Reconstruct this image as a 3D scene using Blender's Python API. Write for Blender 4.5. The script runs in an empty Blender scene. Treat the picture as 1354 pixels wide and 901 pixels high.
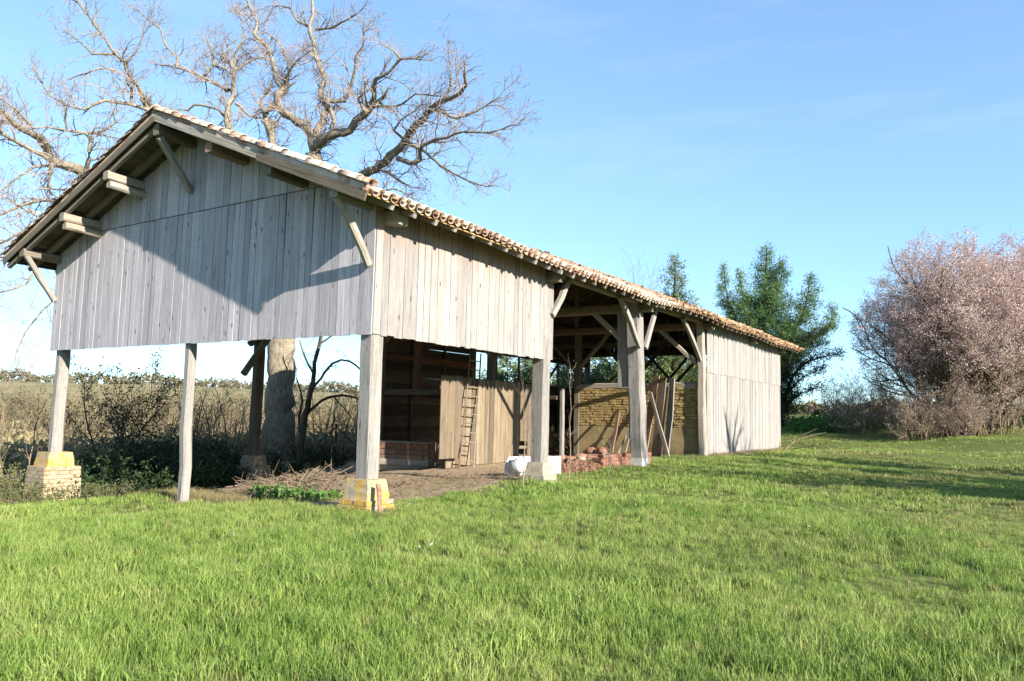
import bpy, math, random
import numpy as np
from mathutils import Vector, Matrix, Quaternion
from mathutils import noise as mn
random.seed(7); np.random.seed(7)
S = bpy.context.scene
COL = S.collection
rad = math.radians

# ------------------------------------------------------------------ camera
CAM = Vector((9.1827, -9.7791, 0.0)); YAW, PITCH, ROLL, FPX = 0.5701, 0.0981, 0.0221, 1001.78
F = Vector((-math.sin(YAW)*math.cos(PITCH), math.cos(YAW)*math.cos(PITCH), math.sin(PITCH)))
R0 = Vector((math.cos(YAW), math.sin(YAW), 0)); U0 = R0.cross(F)
CR = R0*math.cos(ROLL) + U0*math.sin(ROLL); CU = -R0*math.sin(ROLL) + U0*math.cos(ROLL)
cd = bpy.data.cameras.new('camera'); cam = bpy.data.objects.new('camera', cd); COL.objects.link(cam)
cd.sensor_width = 36; cd.lens = FPX/1354*36; cd.clip_start = .1; cd.clip_end = 6000
cam.matrix_world = Matrix(((CR.x, CU.x, -F.x, CAM.x), (CR.y, CU.y, -F.y, CAM.y), (CR.z, CU.z, -F.z, CAM.z), (0, 0, 0, 1)))
S.camera = cam
def ray(x, y): return F + CR*((x-677)/FPX) - CU*((y-450.5)/FPX)
def at(x, y, d): return CAM + ray(x, y)*d                    # point of the place seen at (x, y), d metres deep
def onplane(x, y, ax, v):
    r = ray(x, y); return CAM + r*((v-CAM[ax])/r[ax])

# ------------------------------------------------------------------ light
SUN = Vector((-.8951, .2357, -.3785)).normalized()          # direction the light travels
elev = math.asin(-SUN.z); az = math.atan2(-SUN.x, -SUN.y)    # clockwise from +Y
w = bpy.data.worlds.new('World'); S.world = w; w.use_nodes = True
nt = w.node_tree; bg = nt.nodes['Background']
sky = nt.nodes.new('ShaderNodeTexSky'); sky.sky_type = 'NISHITA'; sky.sun_disc = False
sky.sun_elevation = elev; sky.sun_rotation = az
sky.altitude = 150; sky.air_density = 1.0; sky.dust_density = .05; sky.ozone_density = 1.7
tc = nt.nodes.new('ShaderNodeTexCoord'); mp = nt.nodes.new('ShaderNodeMapping')
mp.inputs['Scale'].default_value = (1.2, 3.2, 9); mp.inputs['Rotation'].default_value = (0, .25, .5)
cn = nt.nodes.new('ShaderNodeTexNoise'); cn.inputs['Scale'].default_value = 1.6; cn.inputs['Detail'].default_value = 7; cn.inputs['Roughness'].default_value = .62
cr = nt.nodes.new('ShaderNodeMapRange'); cr.inputs[1].default_value = .50; cr.inputs[2].default_value = .9; cr.inputs[3].default_value = 0; cr.inputs[4].default_value = .32
mx = nt.nodes.new('ShaderNodeMix'); mx.data_type = 'RGBA'; mx.inputs['B'].default_value = (1.7, 1.9, 2.0, 1)
nt.links.new(tc.outputs['Generated'], mp.inputs[0]); nt.links.new(mp.outputs[0], cn.inputs['Vector'])
nt.links.new(cn.outputs[0], cr.inputs[0]); nt.links.new(cr.outputs[0], mx.inputs['Factor'])
gmn = nt.nodes.new('ShaderNodeGamma'); gmn.inputs['Gamma'].default_value = .7; nt.links.new(sky.outputs[0], gmn.inputs['Color'])
tn = nt.nodes.new('ShaderNodeMix'); tn.data_type = 'RGBA'; tn.blend_type = 'MULTIPLY'; tn.inputs['Factor'].default_value = 1; tn.inputs['B'].default_value = (.545, .70, .845, 1)
nt.links.new(gmn.outputs[0], tn.inputs['A'])
sxy = nt.nodes.new('ShaderNodeSeparateXYZ'); nt.links.new(tc.outputs['Generated'], sxy.inputs[0])
hz_ = nt.nodes.new('ShaderNodeMapRange'); hz_.inputs[1].default_value = 0; hz_.inputs[2].default_value = .32; hz_.inputs[3].default_value = 1; hz_.inputs[4].default_value = 0; nt.links.new(sxy.outputs['Z'], hz_.inputs[0])
ht = nt.nodes.new('ShaderNodeMix'); ht.data_type = 'RGBA'; ht.blend_type = 'MULTIPLY'; ht.inputs['B'].default_value = (.84, .96, 1.06, 1); nt.links.new(hz_.outputs[0], ht.inputs['Factor'])
nt.links.new(tn.outputs['Result'], ht.inputs['A']); nt.links.new(ht.outputs['Result'], mx.inputs['A']); nt.links.new(mx.outputs['Result'], bg.inputs['Color'])
bg.inputs['Strength'].default_value = .10
sl = bpy.data.lights.new('sun', 'SUN'); sl.energy = 2.55; sl.angle = rad(.55); sl.color = (1, .93, .82)
so = bpy.data.objects.new('sun', sl); COL.objects.link(so); so.rotation_mode = 'QUATERNION'
so.rotation_quaternion = SUN.to_track_quat('-Z', 'Y'); so.location = (40, -20, 30)
S.view_settings.view_transform = 'Standard'; S.view_settings.look = 'None'
S.view_settings.exposure = 2.45; S.view_settings.gamma = 1

# ------------------------------------------------------------------ helpers
WL = {}
def link(o, parent=None, loc=(0, 0, 0)):
    COL.objects.link(o); loc = Vector(loc); WL[o.name] = loc
    o.location = loc - WL[parent.name] if parent else loc
    if parent: o.parent = parent
    return o
def mesh(name, V, Fc, mats, smooth=False, matidx=None):
    me = bpy.data.meshes.new(name)
    if isinstance(V, np.ndarray) and isinstance(Fc, np.ndarray):
        n, k = Fc.shape
        me.vertices.add(len(V)); me.vertices.foreach_set('co', V.astype(np.float32).ravel())
        me.loops.add(n*k); me.loops.foreach_set('vertex_index', Fc.astype(np.int32).ravel())
        me.polygons.add(n); me.polygons.foreach_set('loop_start', np.arange(0, n*k, k, dtype=np.int32))
        me.polygons.foreach_set('loop_total', np.full(n, k, dtype=np.int32)); me.update(calc_edges=True)
    else: me.from_pydata(V, [], Fc)
    if not isinstance(mats, (list, tuple)): mats = [mats]
    for m in mats: me.materials.append(m)
    if matidx is not None: me.polygons.foreach_set('material_index', np.array(matidx, dtype=np.int32))
    if smooth: me.polygons.foreach_set('use_smooth', np.ones(len(me.polygons), dtype=bool))
    return me
def obj(name, me, parent=None, loc=(0, 0, 0)):
    return link(bpy.data.objects.new(name, me), parent, loc)
def tag(o, label=None, cat=None, group=None, kind=None):
    if label: o['label'] = label
    if cat: o['category'] = cat
    if group: o['group'] = group
    if kind: o['kind'] = kind
    return o
def empty(name, loc, label, cat, group=None):
    o = bpy.data.objects.new(name, None); o.empty_display_size = .3; link(o, None, loc); return tag(o, label, cat, group)
def lerp(a, b, t): return a+(b-a)*t
def sm(a, b, x):
    t = min(1, max(0, (x-a)/(b-a))); return t*t*(3-2*t)
def rg(a, b): return random.uniform(a, b)

# ------------------------------------------------------------------ materials
class NT:
    def __init__(s, name, rough=.85, spec=.25):
        s.m = bpy.data.materials.new(name); s.m.use_nodes = True; s.t = s.m.node_tree
        s.b = s.t.nodes['Principled BSDF']; s.b.inputs['Roughness'].default_value = rough; s.b.inputs['Specular IOR Level'].default_value = spec
    def n(s, ty, **kw):
        q = s.t.nodes.new('ShaderNode'+ty)
        for k, v in kw.items(): setattr(q, k, v)
        return q
    def l(s, a, b): s.t.links.new(a, b)
    def coord(s, scale=(1, 1, 1), kind='Object', rnd=False, rot=(0, 0, 0)):
        c = s.n('TexCoord').outputs[kind] if kind != 'World' else s.n('NewGeometry').outputs['Position']
        if rnd:
            oi = s.n('ObjectInfo'); a = s.n('VectorMath', operation='SCALE'); a.inputs[0].default_value = (37, 53, 71); s.l(oi.outputs['Random'], a.inputs['Scale'])
            b = s.n('VectorMath', operation='ADD'); s.l(c, b.inputs[0]); s.l(a.outputs[0], b.inputs[1]); c = b.outputs[0]
        m = s.n('Mapping'); m.inputs['Scale'].default_value = scale; m.inputs['Rotation'].default_value = rot; s.l(c, m.inputs[0]); return m.outputs[0]
    def noise(s, v, scale, detail=4, rough=.55, dist=0):
        q = s.n('TexNoise'); q.inputs['Scale'].default_value = scale; q.inputs['Detail'].default_value = detail
        q.inputs['Roughness'].default_value = rough; q.inputs['Distortion'].default_value = dist; s.l(v, q.inputs['Vector']); return q.outputs['Fac']
    def ramp(s, f, stops):
        q = s.n('ValToRGB'); e = q.color_ramp.elements
        while len(e) < len(stops): e.new(.5)
        for i, (p, c) in enumerate(stops): e[i].position = p; e[i].color = (*c, 1)
        s.l(f, q.inputs[0]); return q.outputs[0]
    def mix(s, f, a, b, mode='MIX'):
        q = s.n('Mix', data_type='RGBA', blend_type=mode)
        if isinstance(f, (int, float)): q.inputs['Factor'].default_value = f
        else: s.l(f, q.inputs['Factor'])
        for k, v in (('A', a), ('B', b)):
            if isinstance(v, tuple): q.inputs[k].default_value = (*v, 1)
            else: s.l(v, q.inputs[k])
        return q.outputs['Result']
    def mr(s, f, a, b, c, d):
        q = s.n('MapRange'); s.l(f, q.inputs[0])
        for i, v in enumerate((a, b, c, d)): q.inputs[i+1].default_value = v
        return q.outputs[0]
    def math(s, op, a, b):
        q = s.n('Math', operation=op)
        for i, v in enumerate((a, b)):
            if isinstance(v, (int, float)): q.inputs[i].default_value = v
            else: s.l(v, q.inputs[i])
        return q.outputs[0]
    def out(s, col, bump=None, bs=.3, bd=.01):
        s.l(col, s.b.inputs['Base Color'])
        if bump is not None:
            q = s.n('Bump'); q.inputs['Strength'].default_value = bs; q.inputs['Distance'].default_value = bd; s.l(bump, q.inputs['Height']); s.l(q.outputs[0], s.b.inputs['Normal'])
        return s.m

def wood(name, c0, c1, c2, var=.35, knots=.5, ax=2, crack=1.0, tintc=(1.0, .86, .72), stain=None):
    """weathered timber, the grain runs along local Z"""
    N = NT(name, .9, .15)
    v = N.coord((1, 1, .055), rnd=True)
    g1 = N.noise(v, 14, 5, .6, .6); g2 = N.noise(v, 95, 3, .6)
    blot = N.noise(N.coord((1, 1, .35), rnd=True), 3.2, 4, .6)
    col = N.ramp(g1, [(.25, c0), (.48, c1), (.75, c2)])
    col = N.mix(N.mr(g2, .35, .7, .0, .3), col, c0, 'MIX')
    sw = N.noise(N.coord((1, 1, .3), rnd=True), 16, 3, .6, 2.5); col = N.mix(N.mr(sw, .50, .66, 0, .42), col, c0)
    col = N.mix(N.mr(blot, .35, .75, 0, .5), col, tuple(x*.72 for x in c1))
    if stain:
        oz_ = N.n('SeparateXYZ'); N.l(N.n('TexCoord').outputs['Object'], oz_.inputs[0])
        sz_ = N.math('ADD', oz_.outputs['Z'], N.math('MULTIPLY', blot, .5))
        col = N.mix(N.mr(sz_, stain[0]+.25, stain[1]+.25, 0, .8), col, (.30, .185, .12))
    r = N.n('ObjectInfo').outputs['Random']
    col = N.mix(1.0, col, N.ramp(r, [(0, (1-var*1.3, 1-var*1.3, 1-var*1.25)), (.5, (1-var*.45, 1-var*.47, 1-var*.5)), (1, (1, 1, 1))]), 'MULTIPLY')
    r2 = N.math('FRACT', N.math('MULTIPLY', r, 17.3), 0)
    col = N.mix(N.mr(r2, .55, 1, 0, .4), col, N.mix(1.0, col, tintc, 'MULTIPLY'))
    vo = N.n('TexVoronoi'); vo.inputs['Scale'].default_value = 3.4; N.l(N.coord((1.6, 1.6, .5), rnd=True), vo.inputs['Vector'])
    kn = N.mr(vo.outputs['Distance'], .05, .13, knots, 0)
    col = N.mix(kn, col, tuple(x*.22 for x in c0))
    ck = N.mr(N.noise(N.coord((1, 1, .03), rnd=True), 30, 2, .5, 1.2), .27, .34, min(1, crack*.6), 0)
    col = N.mix(ck, col, tuple(x*.15 for x in c0))
    h = N.math('SUBTRACT', N.math('ADD', g1, N.math('MULTIPLY', g2, .5)), N.math('MULTIPLY', ck, 1.5))
    return N.out(col, h, .55, .012)
M = {}
M['wall'] = wood('weathered_wall_boards', (.29, .265, .28), (.49, .46, .48), (.59, .56, .575), .22, 1.0, crack=.6, tintc=(1, .94, .88))
M['side'] = wood('sun_bleached_boards', (.19, .17, .155), (.32, .30, .28), (.395, .37, .35), .20, 1.0, crack=.8, tintc=(1, .93, .86))
M['sidetop'] = wood('sun_bleached_boards_browned_under_the_eave', (.19, .17, .155), (.32, .30, .28), (.395, .37, .35), .20, 1.0, crack=.8, tintc=(1, .93, .86), stain=(1.55, 2.35))
M['post'] = wood('bleached_post_timber', (.13, .115, .10), (.29, .27, .245), (.37, .35, .325), .12, .7, crack=1.6)
M['beam'] = wood('old_roof_timber', (.10, .085, .06), (.20, .17, .13), (.30, .26, .20), .3, .3)
M['log'] = wood('grey_log_end', (.16, .14, .11), (.34, .30, .25), (.48, .44, .38), .2, .3)
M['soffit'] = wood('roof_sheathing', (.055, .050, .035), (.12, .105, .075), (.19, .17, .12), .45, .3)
M['pine'] = wood('new_pine_sheathing', (.34, .20, .07), (.50, .32, .13), (.60, .41, .19), .3, .4, crack=.2)
M['tan'] = wood('tan_partition_boards', (.13, .10, .065), (.25, .20, .14), (.33, .27, .19), .4, .7, crack=.9)
M['dark'] = wood('dark_back_boards', (.07, .052, .035), (.17, .13, .09), (.27, .215, .155), .5, .3)
M['redwood'] = wood('reddish_plank', (.15, .085, .055), (.28, .18, .125), (.36, .25, .18), .25, .5)
M['redpaint'] = wood('red_stained_post', (.11, .05, .03), (.19, .09, .055), (.26, .14, .09), .2, .2)

def tile_mat(name):
    N = NT(name, .9, .15)
    a = N.noise(N.coord(kind='World'), 9, 5, .65); b = N.noise(N.coord(kind='World'), 45, 4, .6)
    cell = N.n('TexWhiteNoise'); v = N.n('VectorMath', operation='SNAP'); v.inputs[1].default_value = (.30, .21, 50.)
    N.l(N.coord(kind='World'), v.inputs[0]); N.l(v.outputs[0], cell.inputs['Vector'])
    base = N.ramp(cell.outputs['Value'], [(0, (.19, .10, .065)), (.2, (.32, .18, .12)), (.5, (.40, .28, .205)), (.8, (.48, .39, .315)), (1, (.38, .32, .26))])
    base = N.mix(N.mr(a, .45, .68, 0, .75), base, (.50, .44, .37))
    base = N.mix(N.mr(b, .56, .70, 0, .6), base, (.20, .15, .10))
    return N.out(base, b, .5, .01)
M['tile'] = tile_mat('clay_canal_tile')
def mossy():
    N = NT('mossy_clay_tile', .95, .1)
    a = N.noise(N.coord(kind='World'), 7, 6, .7); b = N.noise(N.coord(kind='World'), 38, 5, .65)
    c = N.ramp(a, [(.3, (.13, .085, .05)), (.45, (.34, .20, .12)), (.6, (.46, .33, .21)), (.75, (.30, .27, .17))])
    c = N.mix(N.mr(b, .5, .62, 0, .8), c, (.09, .07, .045))
    return N.out(c, b, .9, .02)
M['moss'] = mossy()
def plain(name, stops, sc=6, kind='Object', bump=.4, bd=.01, rnd=True, rough=.9, sc2=40, dark=.35):
    N = NT(name, rough, .2); v = N.coord(kind=kind, rnd=rnd and kind == 'Object')
    a = N.noise(v, sc, 5, .62); b = N.noise(v, sc2, 4, .6)
    c = N.ramp(a, stops); c = N.mix(N.mr(b, .52, .75, 0, dark), c, tuple(x*.4 for x in stops[0][1]))
    return N.out(c, N.math('ADD', a, N.math('MULTIPLY', b, .5)), bump, bd)
M['yellow'] = plain('lichen_yellow_masonry', [(.36, (.27, .23, .18)), (.47, (.36, .28, .15)), (.57, (.43, .255, .05)), (.8, (.50, .31, .035))], 5.0, dark=.8, sc2=22)
M['brick'] = plain('old_pink_brick', [(.3, (.20, .13, .08)), (.48, (.33, .25, .155)), (.6, (.40, .33, .23)), (.72, (.42, .30, .10))], 7, dark=.5)
M['mortar'] = plain('lime_mortar', [(.3, (.30, .25, .18)), (.6, (.42, .36, .27))], 12)
M['ymortar'] = plain('lichen_stained_mortar', [(.3, (.32, .22, .08)), (.6, (.45, .30, .10))], 12)
M['adobe'] = plain('ochre_mud_brick', [(.3, (.20, .135, .055)), (.5, (.30, .215, .09)), (.75, (.38, .29, .14))], 5, kind='World', bump=.8, bd=.03)
M['plaster'] = plain('ochre_mud_plaster', [(.3, (.18, .13, .065)), (.55, (.25, .19, .10)), (.75, (.31, .245, .14))], 2.2, kind='World', bump=.4, bd=.02)
M['stone'] = plain('pale_limestone_block', [(.3, (.22, .19, .14)), (.6, (.33, .29, .22))], 8)
M['concrete'] = plain('white_concrete_block', [(.3, (.32, .31, .29)), (.6, (.46, .45, .42))], 8)
M['redbrick'] = plain('red_clay_brick', [(.3, (.12, .055, .038)), (.5, (.20, .10, .065)), (.75, (.28, .175, .125))], 9)
M['redtile'] = plain('stacked_roof_tile', [(.3, (.11, .055, .035)), (.5, (.21, .115, .075)), (.75, (.30, .20, .145))], 9)
M['white'] = plain('white_plastic', [(.3, (.36, .37, .38)), (.6, (.58, .58, .57))], 4, rough=.5, dark=.1)
M['metal'] = plain('dark_fence_metal', [(.3, (.04, .045, .04)), (.6, (.07, .07, .065))], 12)
def bark(name, c0, c1, c2, sc=9):
    N = NT(name, .95, .1); v = N.coord((1, 1, .45), kind='World')
    a = N.noise(v, sc, 6, .68, .4); b = N.noise(N.coord(kind='World'), 1.4, 4, .6); c = N.noise(v, sc*4, 4, .6)
    col = N.ramp(a, [(.3, c0), (.5, c1), (.72, c2)]); col = N.mix(N.mr(b, .45, .7, 0, .5), col, c2)
    col = N.mix(N.mr(c, .5, .7, 0, .5), col, c0)
    return N.out(col, N.math('ADD', a, N.math('MULTIPLY', c, .4)), .8, .05)
M['oak'] = bark('grey_oak_bark', (.07, .056, .04), (.215, .18, .13), (.36, .315, .235))
M['twig'] = bark('pinkish_oak_twigs', (.17, .13, .105), (.28, .22, .18), (.38, .31, .26), 3)
M['greytwig'] = bark('brown_grey_twigs', (.11, .08, .05), (.23, .17, .11), (.34, .265, .175), 3)
M['darkbark'] = bark('dark_bark', (.03, .024, .018), (.075, .06, .045), (.15, .13, .09))
M['drystick'] = bark('dry_brushwood', (.10, .07, .045), (.19, .145, .10), (.29, .235, .17), 5)
def leaf(name, a, b, c, sc=1.6, trans=.35, rough=.6):
    N = NT(name, rough, .25); v = N.coord(kind='World')
    n1 = N.noise(v, sc, 4, .6); n2 = N.noise(v, sc*9, 3, .6)
    col = N.ramp(N.math('ADD', N.math('MULTIPLY', n1, .6), N.math('MULTIPLY', n2, .4)), [(.34, a), (.5, b), (.66, c)])
    N.l(col, N.b.inputs['Base Color'])
    tr = N.n('BsdfTranslucent'); N.l(col, tr.inputs['Color']); ms = N.n('MixShader'); ms.inputs[0].default_value = trans
    N.l(N.b.outputs[0], ms.inputs[1]); N.l(tr.outputs[0], ms.inputs[2]); N.l(ms.outputs[0], N.t.nodes['Material Output'].inputs[0]); return N.m
M['conifer'] = leaf('conifer_needles', (.05, .11, .05), (.11, .19, .06), (.20, .27, .08), .5)
M['conifer2'] = leaf('olive_conifer_needles', (.07, .11, .04), (.14, .18, .06), (.22, .25, .10), .6)
M['blossom'] = leaf('pink_white_blossom', (.38, .26, .25), (.53, .395, .375), (.69, .59, .55), .7, .4)
M['bramble'] = leaf('bramble_leaves', (.012, .025, .010), (.028, .05, .018), (.06, .09, .03), 2)
M['ivy'] = leaf('weed_leaves', (.05, .10, .02), (.09, .19, .035), (.14, .26, .06), 3)
M['budleaf'] = leaf('shrub_buds', (.06, .08, .03), (.12, .14, .05), (.20, .20, .09), 2)
M['tanscrub'] = leaf('dry_field_growth', (.20, .165, .08), (.29, .24, .125), (.37, .31, .17), .3)
M['hedge'] = leaf('far_hedge_foliage', (.10, .09, .05), (.17, .15, .085), (.24, .205, .13), .12)
M['deadleaf'] = plain('dead_leaves', [(.3, (.12, .08, .045)), (.7, (.24, .175, .11))], 3, kind='World')

# ------------------------------------------------------------------ terrain
CP = np.array([(0, 0, -1.70), (3, -3, -1.66), (9.2, -9.8, -1.62), (-5.3, 0, -2.0), (-11, 0, -2.4), (-10.9, 6.2, -2.5), (-14, 9.5, -2.15),
 (0, 6, -1.60), (0, 12, -1.47), (0, 18, -1.38), (0, 24, -1.40), (0, 29.4, -1.44), (9.5, 13, -1.55), (6.6, 18.7, -1.5), (6, 28, -1.2), (10, 34, -.6),
 (2.8, 34, -1.0), (1, 38, -.7), (4, 46, -.1), (11, 41, -.2), (-5, 12, -1.66), (-5, 5, -1.78), (-8, 14, -1.72), (-20, 10, -2.3), (-20, 0, -2.7),
 (-10, -10, -2.2), (0, -12, -1.75), (20, 0, -1.5), (20, 20, -1.1), (20, 35, -.4), (-5, 25, -1.5), (-12, 25, -1.8), (-20, 30, -2.2),
 (6, 60, .55), (20, 60, .6), (-10, 60, 0), (-20, -10, -2.8), (12, -20, -1.6), (25, -20, -1.5), (-17, 13.4, -2.15), (-30, 20, -2.6), (-35, 40, -2.6), (-25, 55, -1.5), (5, 3, -1.62), (5, 9, -1.56)])
def near_z(x, y):
    d2 = (CP[:, 0]-x)**2+(CP[:, 1]-y)**2; wt = 1/(d2+2.0)**2
    return float((wt*CP[:, 2]).sum()/wt.sum())
def ground(x, y, rough=True):
    r = math.hypot(x-CAM.x, y-CAM.y); z = near_z(x, y) if r < 110 else 0
    if r > 50:
        a = math.degrees(math.atan2(-(x-CAM.x), y-CAM.y))          # degrees left of +Y
        left = sm(28, 42, a)
        fz = lerp(.9+.3*mn.noise(Vector((x, y, 0))*.01), -2.5+(8.2+1.2*mn.noise(Vector((a*.06, 3, 0))))*sm(60, 240, r), left)
        z = lerp(z, fz, sm(50, 105, r))
        z -= max(0, r-260)*.006*left
    if rough and r < 70:
        v = Vector((x, y, 0)); z += .035*mn.noise(v*.55)+.015*mn.noise(v*1.9)
    return z
def is_lawn(x, y):
    if y > 30.6 and x > -12: return 1
    n = mn.noise(Vector((x*.8, y*.8, 4)))*.35
    if 6.7 < y < 18 and x > -.95+n*.7: return 1
    if .2 < y <= 6.7 and x > -.35+n: return 1
    if x > .15+n*.5+(.3 if y < 18 else .15): return 1
    edge = .30 if x > -7 else .30-(-x-7)*.26
    if x > -2.2: edge = -.1
    return 1 if y < edge+n else 0
radii = [0]+list(np.geomspace(2.5, 60, 110))+list(np.geomspace(62, 400, 40))+list(np.geomspace(440, 4500, 14))
NA = 360
V = []; dirt = []; 
for r in radii:
    for k in range(NA):
        a = 2*math.pi*k/NA; x = CAM.x+r*math.sin(a); y = CAM.y+r*math.cos(a)
        V.append((x, y, ground(x, y)))
        if r < 60: inside = 1-is_lawn(x, y)
        else: inside = 0
        dirt.append((inside if r < 60 else 0, sm(38, 62, r)*sm(22, 36, math.degrees(math.atan2(-(x-CAM.x), y-CAM.y))), 1 if r > 90 else 0))
V = np.array(V); Fc = []
for i in range(len(radii)-1):
    for k in range(NA):
        k2 = (k+1) % NA; Fc.append((i*NA+k, i*NA+k2, (i+1)*NA+k2, (i+1)*NA+k))
def ground_mat():
    N = NT('meadow_earth', .95, .1); v = N.coord(kind='World')
    at_ = N.n('Attribute', attribute_name='cover'); sp = N.n('SeparateColor'); N.l(at_.outputs['Color'], sp.inputs[0])
    n1 = N.noise(v, .35, 5, .6); n2 = N.noise(v, 3.5, 6, .65); n3 = N.noise(v, 28, 5, .65)
    g = N.ramp(n2, [(.3, (.055, .085, .018)), (.5, (.10, .135, .03)), (.7, (.17, .16, .06))])
    g = N.mix(N.mr(n3, .45, .7, 0, .55), g, (.16, .12, .06))
    d = N.ramp(n2, [(.3, (.20, .145, .095)), (.5, (.34, .255, .17)), (.7, (.43, .335, .235))]); d = N.mix(N.mr(n3, .5, .7, 0, .6), d, (.17, .12, .07))
    c = N.mix(sp.outputs[0], g, d)
    fv = N.coord((.25, .02, 1), kind='World', rot=(0, 0, .6)); f1 = N.noise(fv, 1.2, 5, .6)
    f = N.ramp(f1, [(.3, (.16, .15, .06)), (.5, (.26, .215, .11)), (.7, (.34, .27, .155))]); f = N.mix(N.mr(n1, .5, .75, 0, .6), f, (.12, .14, .04))
    c = N.mix(sp.outputs[1], c, f)
    return N.out(c, N.math('ADD', n3, n2), .6, .03)
gm = mesh('ground', V, np.array(Fc), ground_mat(), True)
ca = gm.color_attributes.new('cover', 'FLOAT_COLOR', 'POINT')
ca.data.foreach_set('color', np.array([(*d, 1) for d in dirt], dtype=np.float32).ravel())
tag(obj('ground', gm), kind='structure')

# ------------------------------------------------------------------ timber pieces
def basis(d, hint):
    z = d.normalized(); x = hint-z*hint.dot(z)
    x.normalize(); y = z.cross(x); return Matrix((x, y, z)).transposed()
def place(o, rot3): o.rotation_mode = 'QUATERNION'; o.rotation_quaternion = rot3.to_quaternion()
def board_me(name, L, w, t, mat, seg=3, jit=.004, top=0.0, bot=0.0, bow=.0):
    """plank along +Z from the origin, w along X, t along Y; top / bot cut slopes"""
    V = []
    for i in range(seg+1):
        f = i/seg; z = L*f; bx = bow*math.sin(f*math.pi)
        jl, jr = rg(-jit, jit), rg(-jit, jit)
        for sx, sy in ((-1, -1), (1, -1), (1, 1), (-1, 1)):
            x = sx*w/2+(jl if sx < 0 else jr)+bx
            zz = z+(top*sx*w/2 if i == seg else 0)+(bot*sx*w/2 if i == 0 else 0)
            V.append((x, sy*t/2, zz))
    Fc = [(0, 3, 2, 1), (seg*4, seg*4+1, seg*4+2, seg*4+3)]
    for i in range(seg):
        for k in range(4): k2 = (k+1) % 4; Fc.append((i*4+k, i*4+k2, (i+1)*4+k2, (i+1)*4+k))
    return mesh(name, V, Fc, mat)
def beam(name, p0, p1, w, t, mat, parent, hint=None, seg=4, jit=.012, taper=1.0, cham=.16, bow=0.0, label=None):
    """hewn timber: chamfered section, slightly wavy"""
    p0, p1 = Vector(p0), Vector(p1); d = p1-p0; L = d.length
    if hint is None: hint = Vector((1, 0, 0)) if abs(d.normalized().x) < .8 else Vector((0, 1, 0))
    V = []
    c = cham
    prof = [(-1+c*2, -1), (1-c*2, -1), (1, -1+c*2), (1, 1-c*2), (1-c*2, 1), (-1+c*2, 1), (-1, 1-c*2), (-1, -1+c*2)]
    for i in range(seg+1):
        f = i/seg; s = lerp(1, taper, f); ox, oy = (rg(-jit, jit), rg(-jit, jit)) if 0 < i < seg else (0, 0)
        ox += bow*math.sin(f*math.pi)
        for (a, b) in prof: V.append((a*w/2*s+ox+rg(-jit, jit)*.35, b*t/2*s+oy+rg(-jit, jit)*.35, L*f))
    Fc = [tuple(range(7, -1, -1)), tuple(seg*8+k for k in range(8))]
    for i in range(seg):
        for k in range(8): k2 = (k+1) % 8; Fc.append((i*8+k, i*8+k2, (i+1)*8+k2, (i+1)*8+k))
    o = obj(name, mesh(name, V, Fc, mat), parent, p0); place(o, basis(d, Vector(hint)))
    if label: o['label'] = label
    return o

# ------------------------------------------------------------------ the barn
WB, LB = 10.886, 29.6; RX = -WB/2; SL = .41; OH, EV, BK = .99, .67, 31.15
H1 = 1.357; HC = 4.209; HF = 1.785
def sag(y): return -.10*sm(0, 9.5, y)*(1-sm(10.5, 13.5, y))+.03*sm(11, 15, y)+.03*math.sin(y*.9)*sm(0, 3, y)
def under(x): return 6.02-SL*abs(x-RX)                       # underside of the sheathing
barn = empty('barn', (-5.4, 15, -1.7), 'long open-sided timber barn with grey plank gable and clay tile roof', 'barn')
def wallpart(name, V, Fc, mat, loc): return obj(name, mesh(name, V, Fc, mat), barn, loc)
def boxes(bs):
    V, Fc = [], []
    for (x0, y0, z0, x1, y1, z1) in bs:
        b = len(V); V += [(x0, y0, z0), (x1, y0, z0), (x1, y1, z0), (x0, y1, z0), (x0, y0, z1), (x1, y0, z1), (x1, y1, z1), (x0, y1, z1)]
        Fc += [(b, b+3, b+2, b+1), (b+4, b+5, b+6, b+7), (b, b+1, b+5, b+4), (b+1, b+2, b+6, b+5), (b+2, b+3, b+7, b+6), (b+3, b, b+4, b+7)]
    return V, Fc
# front gable wall
gw = wallpart('gable_wall', *boxes([(-WB+.2, .03, 1.75, -.2, .11, 1.87), (-WB+.2, .03, 3.02, -.2, .11, 3.14), (-7.6, .03, 4.85, -3.2, .11, 4.97)]), M['beam'], (0, 0, 0))
def board(parent, x, y, z0, z1, w, t, mat, ax='x', top=0., seg=3, tilt=0., me=None, proud=0, jit=.004):
    if me is None: me = board_me('board', z1-z0, w, t, mat, seg, jit, top)
    o = obj('board', me, parent, (x, y, z0)); 
    if ax == 'y': o.rotation_euler = (tilt, 0, math.pi/2)
    else: o.rotation_euler = (0, tilt, 0)
    return o
x = -WB
while x < -.02:
    wd = rg(.15, .25)
    if x+wd > -.12: wd = -x
    xc = x+wd/2; zt = under(xc)-.03; sl = -SL if xc > RX else SL
    y = -.012+rg(-.005, .005)
    tl = rg(-.006, .006)
    b0 = H1+rg(-.009, .009)
    if zt > HC+.12:
        board(gw, xc, y, b0, HC-.012+rg(-.004, .004), wd-rg(.008, .018), .026, M['wall'], tilt=tl)
        board(gw, xc, y-.008, HC+.006, zt-.0, wd-rg(.006, .014), .026, M['wall'], top=sl, tilt=tl)
    else: board(gw, xc, y, b0, zt, wd-rg(.006, .014), .026, M['wall'], top=sl, tilt=tl)
    x += wd
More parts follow.
